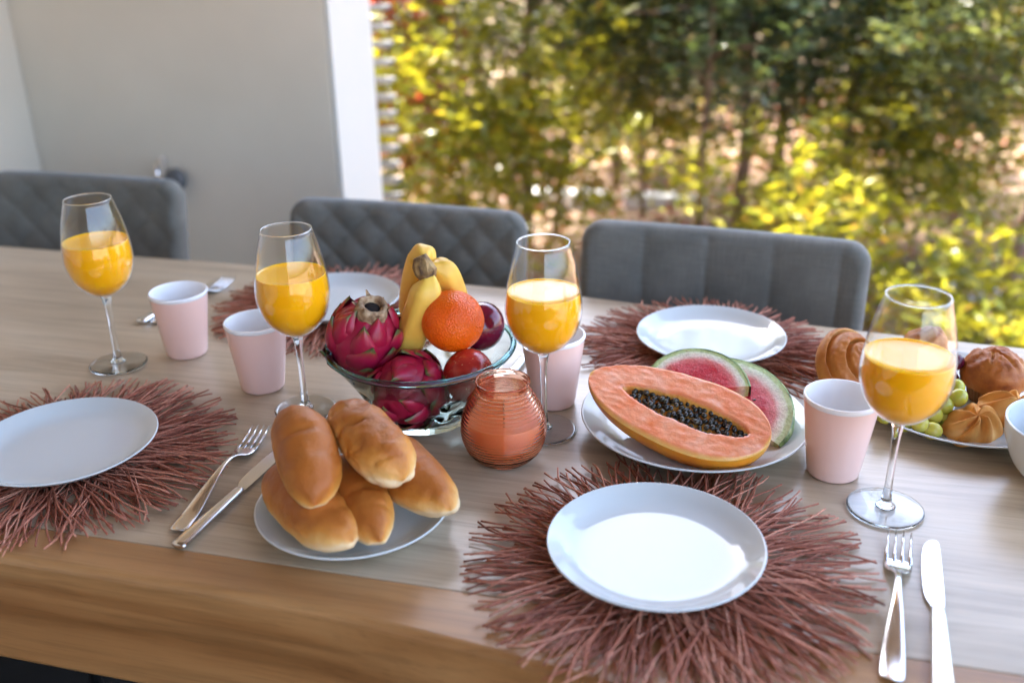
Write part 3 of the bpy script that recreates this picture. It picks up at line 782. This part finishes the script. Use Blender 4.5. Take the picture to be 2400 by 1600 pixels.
# ------------------------------------------------------------------ dragon fruits
DRAG = mat('dragon_fruit_skin', (0.42,0.012,0.075), 0.38, spec=0.45, sss=0.15, sssr=(1,0.1,0.2), sscale=0.004); N = NT(DRAG); _v = N.coord()
_t = N.attr('tip'); _n = N.noise(_v, 60, 4)
mth = N.n('ShaderNodeMath', operation='MULTIPLY_ADD'); N.l(_n, mth.inputs[0]); mth.inputs[1].default_value = 0.30; N.l(_t, mth.inputs[2])
N.col(N.ramp(mth.outputs[0], [(0.0,(0.27,0.004,0.025)),(0.55,(0.36,0.008,0.042)),(0.84,(0.30,0.03,0.03)),(0.94,(0.16,0.11,0.03)),(1.0,(0.09,0.10,0.03))]))
N.bump(N.noise(_v, 120, 4), 0.25, 0.001)
DRY = mat('dried_crown', (0.27,0.17,0.09), 0.8); N = NT(DRY); N.col(N.ramp(N.noise(N.coord(), 120, 4), [(0.3,(0.12,0.06,0.03)),(0.5,(0.30,0.19,0.10)),(0.72,(0.50,0.38,0.24))])); N.bump(N.noise(N.coord(), 200, 4), 0.6, 0.001)
DARKB = mat('hole_and_wick_black', (0.015,0.010,0.008), 0.9)  # paints the darkness of the ring's hole; also the wick's own black
def dragon(label, loc, rot, rx, rz, seed, crown=True):
    rg = random.Random(seed)
    root = thing('dragon_fruit', label, 'dragon fruit', Vector(loc)+Vector((0,0,TZ)), 0, 'dragon fruits in the glass bowl'); root.rotation_euler = rot
    v, f = ellipsoid(rx, rx, rz, 56, 40, lambda d: 1+0.08*nz(d.x*2.6, d.y*2.6, d.z*2.6+seed)+0.03*nz(d.x*7, d.y*7, d.z*7+seed))
    link('flesh_body', mk('flesh_body', v, f, DRAG, True, {'tip': [0.18]*len(v)}), root)
    def P(th, ph, off):
        n = Vector((math.cos(ph)*math.cos(th), math.cos(ph)*math.sin(th), math.sin(ph)))
        p = Vector((n.x*rx, n.y*rx, n.z*rz)); m_ = Vector((n.x/rx, n.y/rx, n.z/rz)).normalized()
        return p+m_*off
    for row, (phi, cnt) in enumerate(((-0.95,4),(-0.55,5),(-0.12,6),(0.30,5),(0.66,4))):
        for k in range(cnt):
            th0 = 2*PI*(k+0.5*(row % 2))/cnt+rg.uniform(-0.15, 0.15); ph0 = phi+rg.uniform(-0.07, 0.07)
            ln = rg.uniform(0.60, 0.85); wd = rg.uniform(0.42, 0.52)/max(0.45, math.cos(ph0)); lift = rg.uniform(0.004, 0.013); skew = rg.uniform(-0.25, 0.25)
            V, A = [], []
            ns, ntt = 11, 9
            for i in range(ns):
                s = i/(ns-1); ww = wd*(1-s**1.7)*(0.75+0.5*min(1, s*2.2)) if s < 1 else 0
                for j in range(ntt):
                    t = -1+2*j/(ntt-1)
                    puff = rx*0.15*math.sin(PI*min(1, 0.10+s*0.95))**0.8*(1-t*t)**0.75
                    off = -0.0008+puff+lift*max(0, s-0.35)**1.6*2.4*(1-0.25*abs(t))
                    V.append(P(th0+ww*t+skew*s*s, ph0-0.12+ln*s, off))
                    A.append(min(1, max(0.05, (s-0.36)*1.45+0.16*abs(t)*s)))
            link('scale', mk('scale', V, grid_faces(ns, ntt), DRAG, True, {'tip': A}), root)
    if crown:
        me = lathe('dried_ring', dens([(0.0185,-0.006),(0.0180,0.003),(0.0165,0.0085),(0.0138,0.0100),(0.0108,0.0085),(0.0092,0.004),(0.0088,-0.002)], 4), DRY, 48,
                   lambda r, z, a, i: (r*(1+0.09*nz(math.cos(a)*2, math.sin(a)*2, z*90)), z+0.0022*nz(math.cos(a)*3, math.sin(a)*3, 5.5)))
        link('dried_ring', me, root, (0, 0, rz*0.985))
        me = lathe('hole_disc', [(0.0002,0.0),(0.0088,0.0),(0.0092,-0.004)], DARKB, 24); link('hole_disc', me, root, (0, 0, rz*0.985+0.0042))  # near-black disc paints the dark of the hole inside the dried ring
        for k in range(6):
            a = k*1.05+0.3; V = []
            h = rg.uniform(0.006, 0.018); out = rg.uniform(0.002, 0.014)
            for i in range(6):
                s = i/5
                for j in range(3):
                    t = (j-1)*0.33*(1-s*0.85); r = 0.0155+out*s*s+0.001*(j == 1)
                    V.append((r*math.cos(a+t+0.3*s), r*math.sin(a+t+0.3*s), rz*0.97+h*s+0.002*math.sin(4*s+k)))
            link('dried_sepal', mk('dried_sepal', V, grid_faces(6, 3), DRY), root)
    return root
dragon('dragon fruit standing upright with dried ring on top', (-0.169,1.047,0.097), (R(24), R(6), 0.5), 0.0410, 0.046, 3)
dragon('dragon fruit lying low at the front of the bowl', (-0.116,1.010,0.052), (R(74), R(15), R(-28)), 0.039, 0.050, 8, False)

# ------------------------------------------------------------------ bananas
BAN = mat('banana_peel', (0.80,0.50,0.07), 0.42, spec=0.4, sss=0.1, sssr=(1,0.7,0.2), sscale=0.004); N = NT(BAN); _v = N.coord()
_c = N.ramp(N.noise(_v, 14, 4), [(0.3,(0.72,0.40,0.055)),(0.6,(0.84,0.54,0.09))])
_s = N.ramp(N.noise(_v, 130, 4, 0.7), [(0.26,(0.45,0.30,0.15)),(0.36,(1,1,1))])
_t = N.ramp(N.attr('tip'), [(0.0,(1,1,1)),(0.45,(0.95,0.85,0.6)),(1.0,(0.36,0.22,0.09))])
N.col(N.mix(1.0, N.mix(0.6, _c, _s, 'MULTIPLY'), _t, 'MULTIPLY'))
BSTEM = mat('banana_stem', (0.23,0.15,0.06), 0.75); N = NT(BSTEM); N.col(N.ramp(N.noise(N.coord(), 70, 4), [(0.35,(0.075,0.04,0.02)),(0.55,(0.30,0.19,0.07)),(0.75,(0.50,0.36,0.17))]))
bn = thing('banana_bunch', 'bunch of three yellow bananas standing in the fruit bowl', 'banana bunch', (-0.097,1.066,TZ+0.178))
def banana(pts, rmax):
    P = dens(pts, 9); n = len(P); V, A = [], []
    prev = None
    for i, p in enumerate(P):
        t = i/(n-1); p = Vector(p)
        d = (Vector(P[min(i+1, n-1)])-Vector(P[max(i-1, 0)])).normalized()
        a = Vector((0,1,0)).cross(d) if prev is None else prev-d*prev.dot(d); a.normalize(); prev = a; b = d.cross(a)
        neck = min(1, max(0, (t-0.06)/0.34)); neck = neck*neck*(3-2*neck)
        endt = min(1, (1-t)/0.16); r = (0.0056+(rmax-0.0056)*neck)*(endt**0.5 if endt < 1 else 1)
        r = max(r, 0.003)
        for j in range(30):
            g_ = 2*PI*j/30; k = 1+0.055*math.cos(5*g_+0.5)
            V.append(p+a*(r*k*math.cos(g_))+b*(r*k*math.sin(g_))); A.append(max(0, 1-t/0.13))
    F = grid_faces(n, 30, True); F.append(tuple(range((n-1)*30, n*30)))
    return link('banana', mk('banana', V, F, BAN, True, {'tip': A}), bn)
banana([(0,0,0),(0.004,-0.008,-0.014),(0.000,-0.012,-0.032),(-0.012,-0.010,-0.065),(-0.026,-0.004,-0.100),(-0.038,0.006,-0.130)], 0.0185)
banana([(0,0.002,0.002),(-0.003,0.012,0.007),(-0.005,0.024,0.000),(-0.013,0.036,-0.026),(-0.020,0.046,-0.064),(-0.020,0.050,-0.105)], 0.0172)
banana([(0.003,0.002,-0.002),(0.011,0.008,-0.005),(0.020,0.016,-0.014),(0.028,0.026,-0.042),(0.034,0.034,-0.080),(0.036,0.036,-0.118)], 0.0160)
V, F = tube_data([(0.003,-0.007,-0.014),(0.001,-0.005,-0.005),(-0.002,-0.003,0.004),(-0.005,-0.002,0.012)], [0.0085,0.0125,0.0118,0.0070], 11)
V = [v+Vector((0.0030*nz(*(v*190)), 0.0030*nz(*(v*160)), 0.0025*nz(*(v*210)))) for v in V]
link('stem', mk('stem', V, F, BSTEM, False), bn)

# ------------------------------------------------------------------ orange, plum, apple
ORG = mat('orange_peel', (0.90,0.22,0.008), 0.36, spec=0.45, sss=0.12, sssr=(1,0.35,0.05), sscale=0.004); N = NT(ORG); _v = N.coord()
vo = N.n('ShaderNodeTexVoronoi'); vo.inputs['Scale'].default_value = 430; N.l(_v, vo.inputs['Vector'])
N.bump(vo.outputs['Distance'], 0.75, 0.0012); N.col(N.ramp(N.noise(_v, 25, 3), [(0.3,(0.80,0.095,0.002)),(0.7,(0.88,0.15,0.003))]))
def fruit(name, label, cat, loc, rot, verts, faces, m_):
    o = link(name, mk(name, verts, faces, m_), None, Vector(loc)+Vector((0,0,TZ)), rot); return tag(o, label, cat)
v, f = ellipsoid(0.0358, 0.0358, 0.0350, 64, 44, lambda d: 1+0.010*nz(d.x*2, d.y*2, d.z*2))
fruit('orange', 'round dimpled orange on top of the fruit', 'orange', (-0.067,1.047,0.118), (0.4,0.3,0), v, f, ORG)
PLUM = mat('plum_skin', (0.16,0.006,0.035), 0.16, spec=0.5, coat=0.3); N = NT(PLUM); _v = N.coord(); N.col(N.ramp(N.noise(_v, 45, 4), [(0.3,(0.10,0.004,0.026)),(0.6,(0.19,0.008,0.035)),(0.8,(0.27,0.03,0.055))]))
v, f = ellipsoid(0.0275, 0.0275, 0.0298, 48, 36, lambda d: 1-0.05*math.exp(-(math.atan2(d.y, d.x)/0.25)**2)*(1-d.z**2))
fruit('plum', 'dark red glossy plum behind the orange', 'plum', (-0.036,1.080,0.097), (0.3,-0.25,2.2), v, f, PLUM)
APP = mat('apple_skin', (0.5,0.04,0.02), 0.25, spec=0.5, coat=0.2); N = NT(APP); _v = N.coord((1,1,0.3))
_sp = N.ramp(N.noise(N.coord(), 330, 2), [(0.66,(0,0,0)),(0.74,(1,1,1))])
N.col(N.mix(_sp, N.ramp(N.noise(_v, 70, 4), [(0.3,(0.34,0.012,0.012)),(0.58,(0.50,0.035,0.02)),(0.85,(0.66,0.22,0.05))]), (0.75,0.45,0.2)))
def app(d):
    return 1-0.20*math.exp(-((1-d.z)/0.055))-0.10*math.exp(-((1+d.z)/0.05))+0.05*d.z*(1-d.z*d.z)
v, f = ellipsoid(0.0305, 0.0305, 0.0290, 56, 60, app)
ap = thing('apple', 'red apple resting inside the right of the bowl', 'apple', (-0.050,1.018,TZ+0.063)); ap.rotation_euler = (R(10), R(72), R(-12))
link('skin', mk('skin', v, f, APP), ap)
tube('stalk', [(0,0,0.021),(0.001,0,0.028),(0.003,0.001,0.034)], [0.0012,0.001,0.0014], BSTEM, 6, ap)
MAN = mat('peach_skin', (0.80,0.42,0.16), 0.45); v, f = ellipsoid(0.027, 0.027, 0.030, 40, 30)
fruit('peach', 'pale yellow fruit hidden low behind the dragon fruits', 'fruit', (-0.150,1.073,0.040), (0.5,0.2,0), v, f, MAN)

# ------------------------------------------------------------------ candle jar
cj = thing('candle_jar', 'ribbed coral glass jar candle in front of the fruit bowl', 'candle', (-0.0105, 0.945, TZ+0.0004))
cp = [(0.0003,0.0003),(0.026,0.0003),(0.033,0.003),(0.0405,0.013),(0.0452,0.027),(0.0458,0.040),(0.0425,0.055),(0.0365,0.068),(0.0310,0.078),(0.0280,0.084),(0.0288,0.088),(0.0295,0.0905)]
cq = dens(cp, 16)
cr = []
for r, z in cq:
    k = 0.0007*math.cos(2*PI*z/0.0037) if 0.008 < z < 0.083 else 0
    cr.append((r+k, z))
cin = [(max(0.0003, r-0.0024), max(z, 0.004)) for r, z in cq[::-1]]
link('jar', lathe('jar', cr+[(0.0290,0.0917),(0.0276,0.0915)]+cin, CORAL, 96), cj)
WAX = mat('candle_wax', (0.90,0.48,0.27), 0.5, sss=0.6, sssr=(1,0.45,0.3), sscale=0.02)
wp = [(0.0003,0.0052)]+[(max(0.0004, r-0.0028), max(z, 0.0052)) for r, z in cq if 0.006 < z < 0.049]
rl = wp[-1][0]; wp += [(rl-0.001,0.0488),(rl-0.004,0.0478),(0.006,0.0476),(0.0003,0.0474)]
link('wax', lathe('wax', wp, WAX, 64), cj)
tube('wick', [(0,0,0.047),(0.0004,0,0.053),(0.0014,0.0004,0.058)], 0.0007, DARKB, 6, cj)

# ------------------------------------------------------------------ papaya half
FLESH = mat('papaya_flesh', (0.85,0.36,0.17), 0.28, spec=0.5, sss=0.25, sssr=(1,0.4,0.2), sscale=0.008); N = NT(FLESH); _v = N.coord()
_c = N.ramp(N.noise(_v, 30, 5, 0.6), [(0.30,(0.80,0.18,0.055)),(0.50,(0.86,0.31,0.15)),(0.74,(0.90,0.48,0.33))])
_sk = N.noise(N.coord((0.35,1,1)), 95, 4, 0.7); _c = N.mix(N.ramp(_sk, [(0.66,(0,0,0)),(0.74,(1,1,1))]), _c, (0.74,0.13,0.03))
_c = N.mix(N.ramp(N.attr('cav'), [(0.15,(0,0,0)),(0.55,(1,1,1))]), _c, N.ramp(N.noise(_v, 170, 4, 0.7), [(0.3,(0.66,0.22,0.03)),(0.7,(0.90,0.50,0.12))]))
_c = N.mix(N.ramp(N.attr('edge'), [(0.90,(0,0,0)),(0.985,(1,1,1))]), _c, (0.86,0.50,0.14))
N.col(_c); N.bump(N.noise(_v, 75, 6, 0.7), 0.55, 0.0022); N.rough(N.noise(_v, 45, 4), 0.06, 0.42)
SKIN = mat('papaya_skin', (0.75,0.34,0.04), 0.38, spec=0.4); N = NT(SKIN); _v = N.coord()
_c = N.ramp(N.noise(_v, 16, 4), [(0.3,(0.62,0.15,0.010)),(0.55,(0.74,0.28,0.02)),(0.8,(0.54,0.34,0.03))])
_c = N.mix(N.ramp(N.noise(_v, 85, 4, 0.7), [(0.62,(0,0,0)),(0.70,(1,1,1))]), _c, (0.10,0.12,0.02)); N.col(_c)
SEED = mat('papaya_seed', (0.022,0.020,0.016), 0.22, spec=0.6); N = NT(SEED); oi = N.n('ShaderNodeObjectInfo'); N.col(N.ramp(oi.outputs['Random'], [(0,(0.012,0.011,0.009)),(1,(0.055,0.048,0.034))]))
pp = thing('papaya_half', 'halved papaya with dark seeds on the large plate', 'papaya', (0,0,0))
ex = Vector((0.812,-0.572,-0.11)).normalized(); nn = Vector((-0.13,-0.26,0.95)); nn = (nn-ex*nn.dot(ex)).normalized(); ey = nn.cross(ex)
m3 = Matrix((ex, ey, nn)).transposed().to_4x4(); m3.translation = Vector((0.1735,0.944,TZ+0.0585)); pp.matrix_world = m3
PL = 0.106
def pw(t):                                   # half width along the papaya, t in -1..1
    return 0.0535*(max(0, 1-abs(t)**2.6))**0.55*(1+0.16*t-0.05*t*t)
def cavw(t):
    q = (t-0.08)/0.70
    return 0.0190*(1+0.15*q)*max(0, 1-abs(q)**2.0)**0.6 if abs(q) < 1 else 0
V, AC, AE = [], [], []
nu, nv = 90, 61
for i in range(nu+1):
    t = -math.cos(PI*i/nu)
    for j in range(nv):
        s = -1+2*j/(nv-1); y = s*pw(t); cw = cavw(t)*(1+0.16*nz(t*6, 1.7 if s > 0 else 8.2, 0.0))
        c = 0
        if cw > 0.001:
            e = abs(y)/cw; c = max(0, 1-e**3.2) if e < 1 else 0
        z = -0.0105*min(1, c*1.7)+0.0006*nz(t*9, y*160, 2.0)+0.0022*min(1, c*2)*nz(t*22, y*400, 3.0)
        z -= 0.0035*max(0, (abs(s)-0.90)/0.10)**2
        V.append((t*PL, y, z)); AC.append(min(1, c*2.2)); AE.append(max(abs(s), abs(t)**3))
link('cut_face', mk('cut_face', V, grid_faces(nu+1, nv), FLESH, True, {'cav': AC, 'edge': AE}), pp)
V = []
for i in range(nu+1):
    t = -math.cos(PI*i/nu); r = pw(t)
    for j in range(41):
        a = -PI/2+PI*j/40
        lump = 1+0.02*nz(t*3, a*2, 4.0)
        V.append((t*PL*1.0, r*math.sin(a)*1.0, -0.0035-r*0.86*math.cos(a)*lump))
link('skin', mk('skin', V, [q[::-1] for q in grid_faces(nu+1, 41)], SKIN), pp)
v, f = ellipsoid(0.0029, 0.0029, 0.0034, 12, 8)
sme = mk('seed', v, f, SEED)
placed = []
rg = random.Random(4); tries = 0
while len(placed) < 110 and tries < 12000:
    tries += 1
    t = rg.uniform(-0.52, 0.76); cw = cavw(t)*0.88; y = rg.uniform(-cw, cw)
    z = rg.choice([-0.0085,-0.0078,-0.006,-0.0045]) if abs(y) < cw*0.7 else -0.0085
    p_ = Vector((t*PL, y, z))
    if all((p_-q).length > 0.0053 for q in placed):
        placed.append(p_); o = link('seed', sme, pp, p_, (rg.uniform(0,3), rg.uniform(0,3), 0)); s_ = rg.uniform(0.85, 1.1); o.scale = (s_, s_, s_)

# ------------------------------------------------------------------ watermelon slices
MEL = mat('watermelon_flesh', (0.7,0.06,0.07), 0.3, spec=0.5, sss=0.25, sssr=(1,0.3,0.25), sscale=0.006); N = NT(MEL); _v = N.coord()
_n = N.noise(_v, 42, 5, 0.65); mth = N.n('ShaderNodeMath', operation='MULTIPLY_ADD'); N.l(_n, mth.inputs[0]); mth.inputs[1].default_value = 0.12; N.l(N.attr('rad'), mth.inputs[2])
_c = N.ramp(mth.outputs[0], [(0.0,(0.52,0.010,0.022)),(0.66,(0.58,0.020,0.035)),(0.80,(0.70,0.17,0.15)),(0.89,(0.80,0.66,0.52)),(0.97,(0.76,0.78,0.56)),(1.0,(0.50,0.60,0.25))])
_c = N.mix(0.5, _c, N.ramp(N.noise(_v, 260, 4, 0.7), [(0.3,(0.6,0.5,0.5)),(0.65,(1.12,1.12,1.12))]), 'MULTIPLY')
N.col(_c); N.bump(N.noise(_v, 150, 6, 0.75), 0.8, 0.0022); N.rough(_n, 0.08, 0.5)
RIND = mat('watermelon_rind', (0.06,0.12,0.03), 0.35); N = NT(RIND); N.col(N.ramp(N.noise(N.coord((1,1,0.3)), 70, 4, 0.6, 1.0), [(0.36,(0.05,0.10,0.025)),(0.52,(0.17,0.26,0.07)),(0.68,(0.44,0.50,0.20))]))
def melon(label, origin, xdir, normal, rad, th, a0, a1, seeds, rind=True):
    root = thing('watermelon_slice', label, 'watermelon', (0,0,0), 0, 'watermelon slices on the large plate')
    n_ = Vector(normal).normalized(); x_ = Vector(xdir); x_ = (x_-n_*x_.dot(n_)).normalized(); y_ = n_.cross(x_)
    m = Matrix((x_, y_, n_)).transposed().to_4x4(); m.translation = Vector(origin)+Vector((0,0,TZ)); root.matrix_world = m
    V, A = [], []; nr, na = 26, 60
    for lv in range(2):
        for i in range(nr+1):
            for j in range(na+1):
                k = i/nr; a = R(a0)+(R(a1)-R(a0))*j/na; r = rad*k
                V.append((r*math.cos(a), r*math.sin(a), (0 if lv == 0 else -th)+0.0010*nz(r*60*math.cos(a), r*60*math.sin(a), lv+2.0))); A.append(k)
    st = (nr+1)*(na+1)
    F = [q for q in grid_faces(nr+1, na+1)]+[q[::-1] for q in grid_faces(nr+1, na+1, False, st)]
    for i in range(nr):
        for jj in (0, na):
            q = (i*(na+1)+jj, (i+1)*(na+1)+jj, st+(i+1)*(na+1)+jj, st+i*(na+1)+jj); F.append(q if jj == 0 else q[::-1])
    link('flesh', mk('flesh', V, F, MEL, False, {'rad': A}), root)
    V = []
    for j in range(na+1):
        a = R(a0)+(R(a1)-R(a0))*j/na
        for k, (r, z) in enumerate(((rad*0.999,0.0004),(rad+0.0022,-0.0012),(rad+0.003,-th*0.5),(rad+0.0022,-th+0.0012),(rad*0.999,-th-0.0004))): V.append((r*math.cos(a), r*math.sin(a), z))
    link('rind', mk('rind', V, [q[::-1] for q in grid_faces(na+1, 5)], RIND), root)
    v, f = ellipsoid(0.0022, 0.0013, 0.0036, 10, 6); sm = mk('seed', v, f, SEED)
    for (x, y) in seeds: link('seed', sm, root, (x, y, -0.0008), (R(90), 0, math.atan2(y, x)+PI/2))
    return root
melon('large watermelon slice leaning behind the papaya', (0.231,0.980,0.036), (1,-0.25,0), (-0.10,-0.36,0.92), 0.077, 0.034, -35, 165, [(0.02,0.012),(0.03,-0.008),(0.008,0.03),(0.035,0.016),(0.0,0.022)])
melon('smaller watermelon slice lying on top of the larger one', (0.203,0.985,0.056), (1,-0.16,0.02), (-0.10,-0.46,0.88), 0.058, 0.026, 8, 178, [(-0.016,0.014),(-0.010,0.022),(0.016,0.012)])

# ------------------------------------------------------------------ pastries
PAS = mat('pastry_crust', (0.56,0.26,0.07), 0.45, spec=0.35, sss=0.08, sssr=(1,0.5,0.2), sscale=0.004); N = NT(PAS); _v = N.coord()
_n = N.noise(_v, 55, 5, 0.65); mth = N.n('ShaderNodeMath', operation='MULTIPLY_ADD'); N.l(_n, mth.inputs[0]); mth.inputs[1].default_value = 0.5; N.l(N.attr('bake'), mth.inputs[2])
N.col(N.ramp(mth.outputs[0], [(0.2,(0.74,0.43,0.16)),(0.5,(0.58,0.25,0.055)),(0.85,(0.38,0.115,0.02)),(1.0,(0.22,0.055,0.012))])); N.bump(N.noise(_v, 200, 5, 0.7), 0.5, 0.0015)
COOK = mat('cookie_dough', (0.72,0.42,0.16), 0.65, spec=0.25, sss=0.08, sssr=(1,0.6,0.3), sscale=0.004); N = NT(COOK); _v = N.coord()
_n = N.noise(_v, 70, 4); mth = N.n('ShaderNodeMath', operation='MULTIPLY_ADD'); N.l(_n, mth.inputs[0]); mth.inputs[1].default_value = 0.35; N.l(N.attr('bake'), mth.inputs[2])
N.col(N.ramp(mth.outputs[0], [(0.25,(0.82,0.50,0.19)),(0.50,(0.70,0.35,0.095)),(0.85,(0.46,0.17,0.03))])); N.bump(N.noise(_v, 260, 5, 0.7), 0.5, 0.0012)

def cinnamon(label, loc, rot, r=0.045, h=0.042):
    V, A = [], []; nr, na = 64, 110; pitch = 0.36
    for i in range(nr+1):
        k = i/nr
        for j in range(na):
            a = 2*PI*j/na
            ph = (k/pitch+a/(2*PI)) % 1.0
            groove = math.exp(-(min(ph, 1-ph)/0.11)**2)
            z = h*(1-0.55*k**3)*(1-0.10*k)-0.017*groove*(0.35+0.65*min(1, k*2.5))*(1 if k < 0.93 else (1-k)/0.07)
            z += 0.0016*nz(k*9*math.cos(a), k*9*math.sin(a), 3.1)+0.008*math.exp(-(k/0.22)**2)
            rr = r*k*(1+0.05*nz(math.cos(a)*1.3, math.sin(a)*1.3, 9.0))
            V.append((rr*math.cos(a), rr*math.sin(a), z)); A.append(0.55-0.5*groove+0.25*math.exp(-(k/0.25)**2)+0.12*nz(a, k*3, 0.0))
    top = len(V)-na
    F = grid_faces(nr+1, na, True)
    prev = top
    for (kz, kr, bk) in ((0.34,1.06,0.50),(0.22,1.08,0.40),(0.10,1.04,0.32),(0.0,0.92,0.5)):
        st = len(V)
        for j in range(na):
            x, y, z = V[top+j]; V.append((x*kr, y*kr, h*kz)); A.append(bk)
        F += [(prev+j, prev+(j+1) % na, st+(j+1) % na, st+j) for j in range(na)]; prev = st
    F.append(tuple(range(prev+na-1, prev-1, -1)))
    o = link('cinnamon_roll', mk('cinnamon_roll', V, F, PAS, True, {'bake': A}), None, Vector(loc)+Vector((0,0,TZ)), rot)
    return tag(o, label, 'pastry')
cinnamon('spiral cinnamon roll at the left of the pastry plate', (0.400,1.082,0.030), (R(50), R(22), R(14)), 0.046, 0.042)
def bun(label, loc, rot, rx, ry, rz):
    v, f = ellipsoid(rx, ry, rz, 48, 32, lambda d: 1+0.16*nz(d.x*1.8, d.y*1.8, d.z*1.8)+0.06*nz(d.x*6, d.y*6, d.z*6))
    A = [0.45+0.3*q.z/rz for q in v]
    return tag(link('pastry_bun', mk('pastry_bun', v, f, PAS, True, {'bake': A}), None, Vector(loc)+Vector((0,0,TZ)), rot), label, 'pastry')
bun('golden bun showing above the juice in the right glass', (0.503,1.105,0.044), (0,0.15,0.2), 0.028, 0.026, 0.032)

mf = thing('muffin', 'brown muffin in paper case at the right of the pastry plate', 'muffin', (0.564,1.048,TZ+0.0062))
CASE = mat('paper_case', (0.30,0.13,0.05), 0.7)
def flute(r, z, a, i): return r*(1+0.035*math.sin(34*a)*(1 if r > 0.015 else 0)), z
link('paper_case', lathe('paper_case', [(0.0003,0.0),(0.0225,0.0),(0.0245,0.004),(0.0275,0.018),(0.0310,0.0335),(0.0295,0.0335),(0.020,0.030)], CASE, 204, flute), mf)
V, A = [], []
for i in range(41):
    k = i/40
    for j in range(72):
        a = 2*PI*j/72; an = k*PI*0.60
        rr = 0.0375*math.sin(an)*(1+0.06*nz(math.cos(a)*1.6, math.sin(a)*1.6, k*2)); z = 0.032+0.034*(math.cos(an))*0.95
        c_ = nz(math.cos(a)*k*2.6, math.sin(a)*k*2.6, 6.6); cr_ = math.exp(-(c_/0.07)**2)*max(0, 1-k*1.5)
        z += 0.0030*nz(math.cos(a)*k*6, math.sin(a)*k*6, 1.0)+0.0016*nz(math.cos(a)*k*17, math.sin(a)*k*17, 2.0)-0.0075*cr_
        V.append((rr*math.cos(a), rr*math.sin(a), z)); A.append(0.62-0.35*cr_-0.2*max(0, k-0.8)*4+0.15*nz(a, k*6, 0))
link('top', mk('top', V, grid_faces(41, 72, True), PAS, True, {'bake': A}), mf)

def cookie(label, loc, rot, rx, ry, h, ridges=7, twist=1.6):
    V, A = [], []; nr, na = 40, 120
    for i in range(nr+1):
        k = i/nr
        for j in range(na):
            a = 2*PI*j/na; rd = math.cos(ridges*a+twist*k*PI+0.8*k)
            rd = math.copysign(abs(rd)**0.7, rd)
            env = min(1, k*3)*(1-0.2*k)
            z = h*(1-k**2.4)+h*0.36*rd*env*(1-k**4)+0.0006*nz(k*30*math.cos(a), k*30*math.sin(a), 1)
            rr = (1+0.05*rd*k+0.04*nz(math.cos(a), math.sin(a), 3.3))*k
            V.append((rx*rr*math.cos(a), ry*rr*math.sin(a), z)); A.append(0.30+0.20*rd*env+0.35*max(0, k-0.8)*3)
    st = len(V)-na; F = grid_faces(nr+1, na, True)+[tuple(range(st+na-1, st-1, -1))]
    o = link('piped_cookie', mk('piped_cookie', V, F, COOK, True, {'bake': A}), None, Vector(loc)+Vector((0,0,TZ)), rot)
    return tag(o, label, 'cookie', 'piped cookies on the pastry plate')
cookie('piped swirl cookie at the front of the pastry plate', (0.507,0.966,0.015), (R(24), R(-10), R(18)), 0.035, 0.027, 0.021, 7, 1.5)
cookie('ridged piped cookie by the muffin at the right edge', (0.558,0.985,0.022), (R(18), R(8), R(-20)), 0.038, 0.023, 0.022, 6, 0.9)
cookie('piped cookie lying under the two other cookies', (0.562,1.000,0.0085), (0, 0, R(60)), 0.030, 0.026, 0.012, 7, 1.3)

GRAPE = mat('green_grape', (0.42,0.46,0.06), 0.16, spec=0.5, sss=0.7, sssr=(0.7,0.9,0.15), sscale=0.010); N = NT(GRAPE); oi = N.n('ShaderNodeObjectInfo')
N.col(N.mix(N.ramp(N.noise(N.coord(), 220, 2), [(0.72,(0,0,0)),(0.78,(1,1,1))]), N.ramp(oi.outputs['Random'], [(0,(0.40,0.39,0.045)),(1,(0.60,0.52,0.09))]), (0.20,0.14,0.04)))
RGR = mat('red_grape', (0.10,0.008,0.02), 0.2, spec=0.5)
v, f = ellipsoid(0.0098, 0.0098, 0.0112, 28, 18); gme = mk('grape', v, f, GRAPE); rme = mk('grape', v, f, RGR)
gb = thing('green_grapes', 'bunch of green grapes on the pastry plate behind the right glass', 'grapes', (0.45,0.985,TZ))
for (x, y, z) in [(0.415,0.981,0.024),(0.434,0.972,0.019),(0.447,0.963,0.022),(0.459,0.957,0.016),(0.466,0.976,0.026),(0.481,0.984,0.033),(0.497,0.988,0.040),(0.484,1.002,0.040),(0.430,0.993,0.021),(0.448,0.985,0.020),(0.466,0.995,0.022),(0.484,0.983,0.016),(0.501,1.006,0.044),(0.470,1.010,0.034)]:
    link('grape', gme, gb, (x-0.45, y-0.985, z), (rng.uniform(0,3), rng.uniform(0,3), 0))
tube('stem', [(-0.035,-0.002,0.028),(0.0,0.004,0.026),(0.03,0.012,0.034),(0.045,0.02,0.044)], 0.0013, mat('grape_stem', (0.20,0.20,0.05), 0.7), 6, gb)
rb = thing('red_grapes', 'few dark red grapes left of the muffin', 'grapes', (0.517,1.055,TZ))
for (x, y, z) in [(0.0,0.0,0.030),(0.004,0.004,0.050),(-0.006,0.010,0.016),(0.002,0.018,0.033)]:
    link('grape', rme, rb, (x, y, z), (rng.uniform(0,3), rng.uniform(0,3), 0))
print('tris', sum(len(o.data.polygons) for o in bpy.data.objects if o.type == 'MESH'))
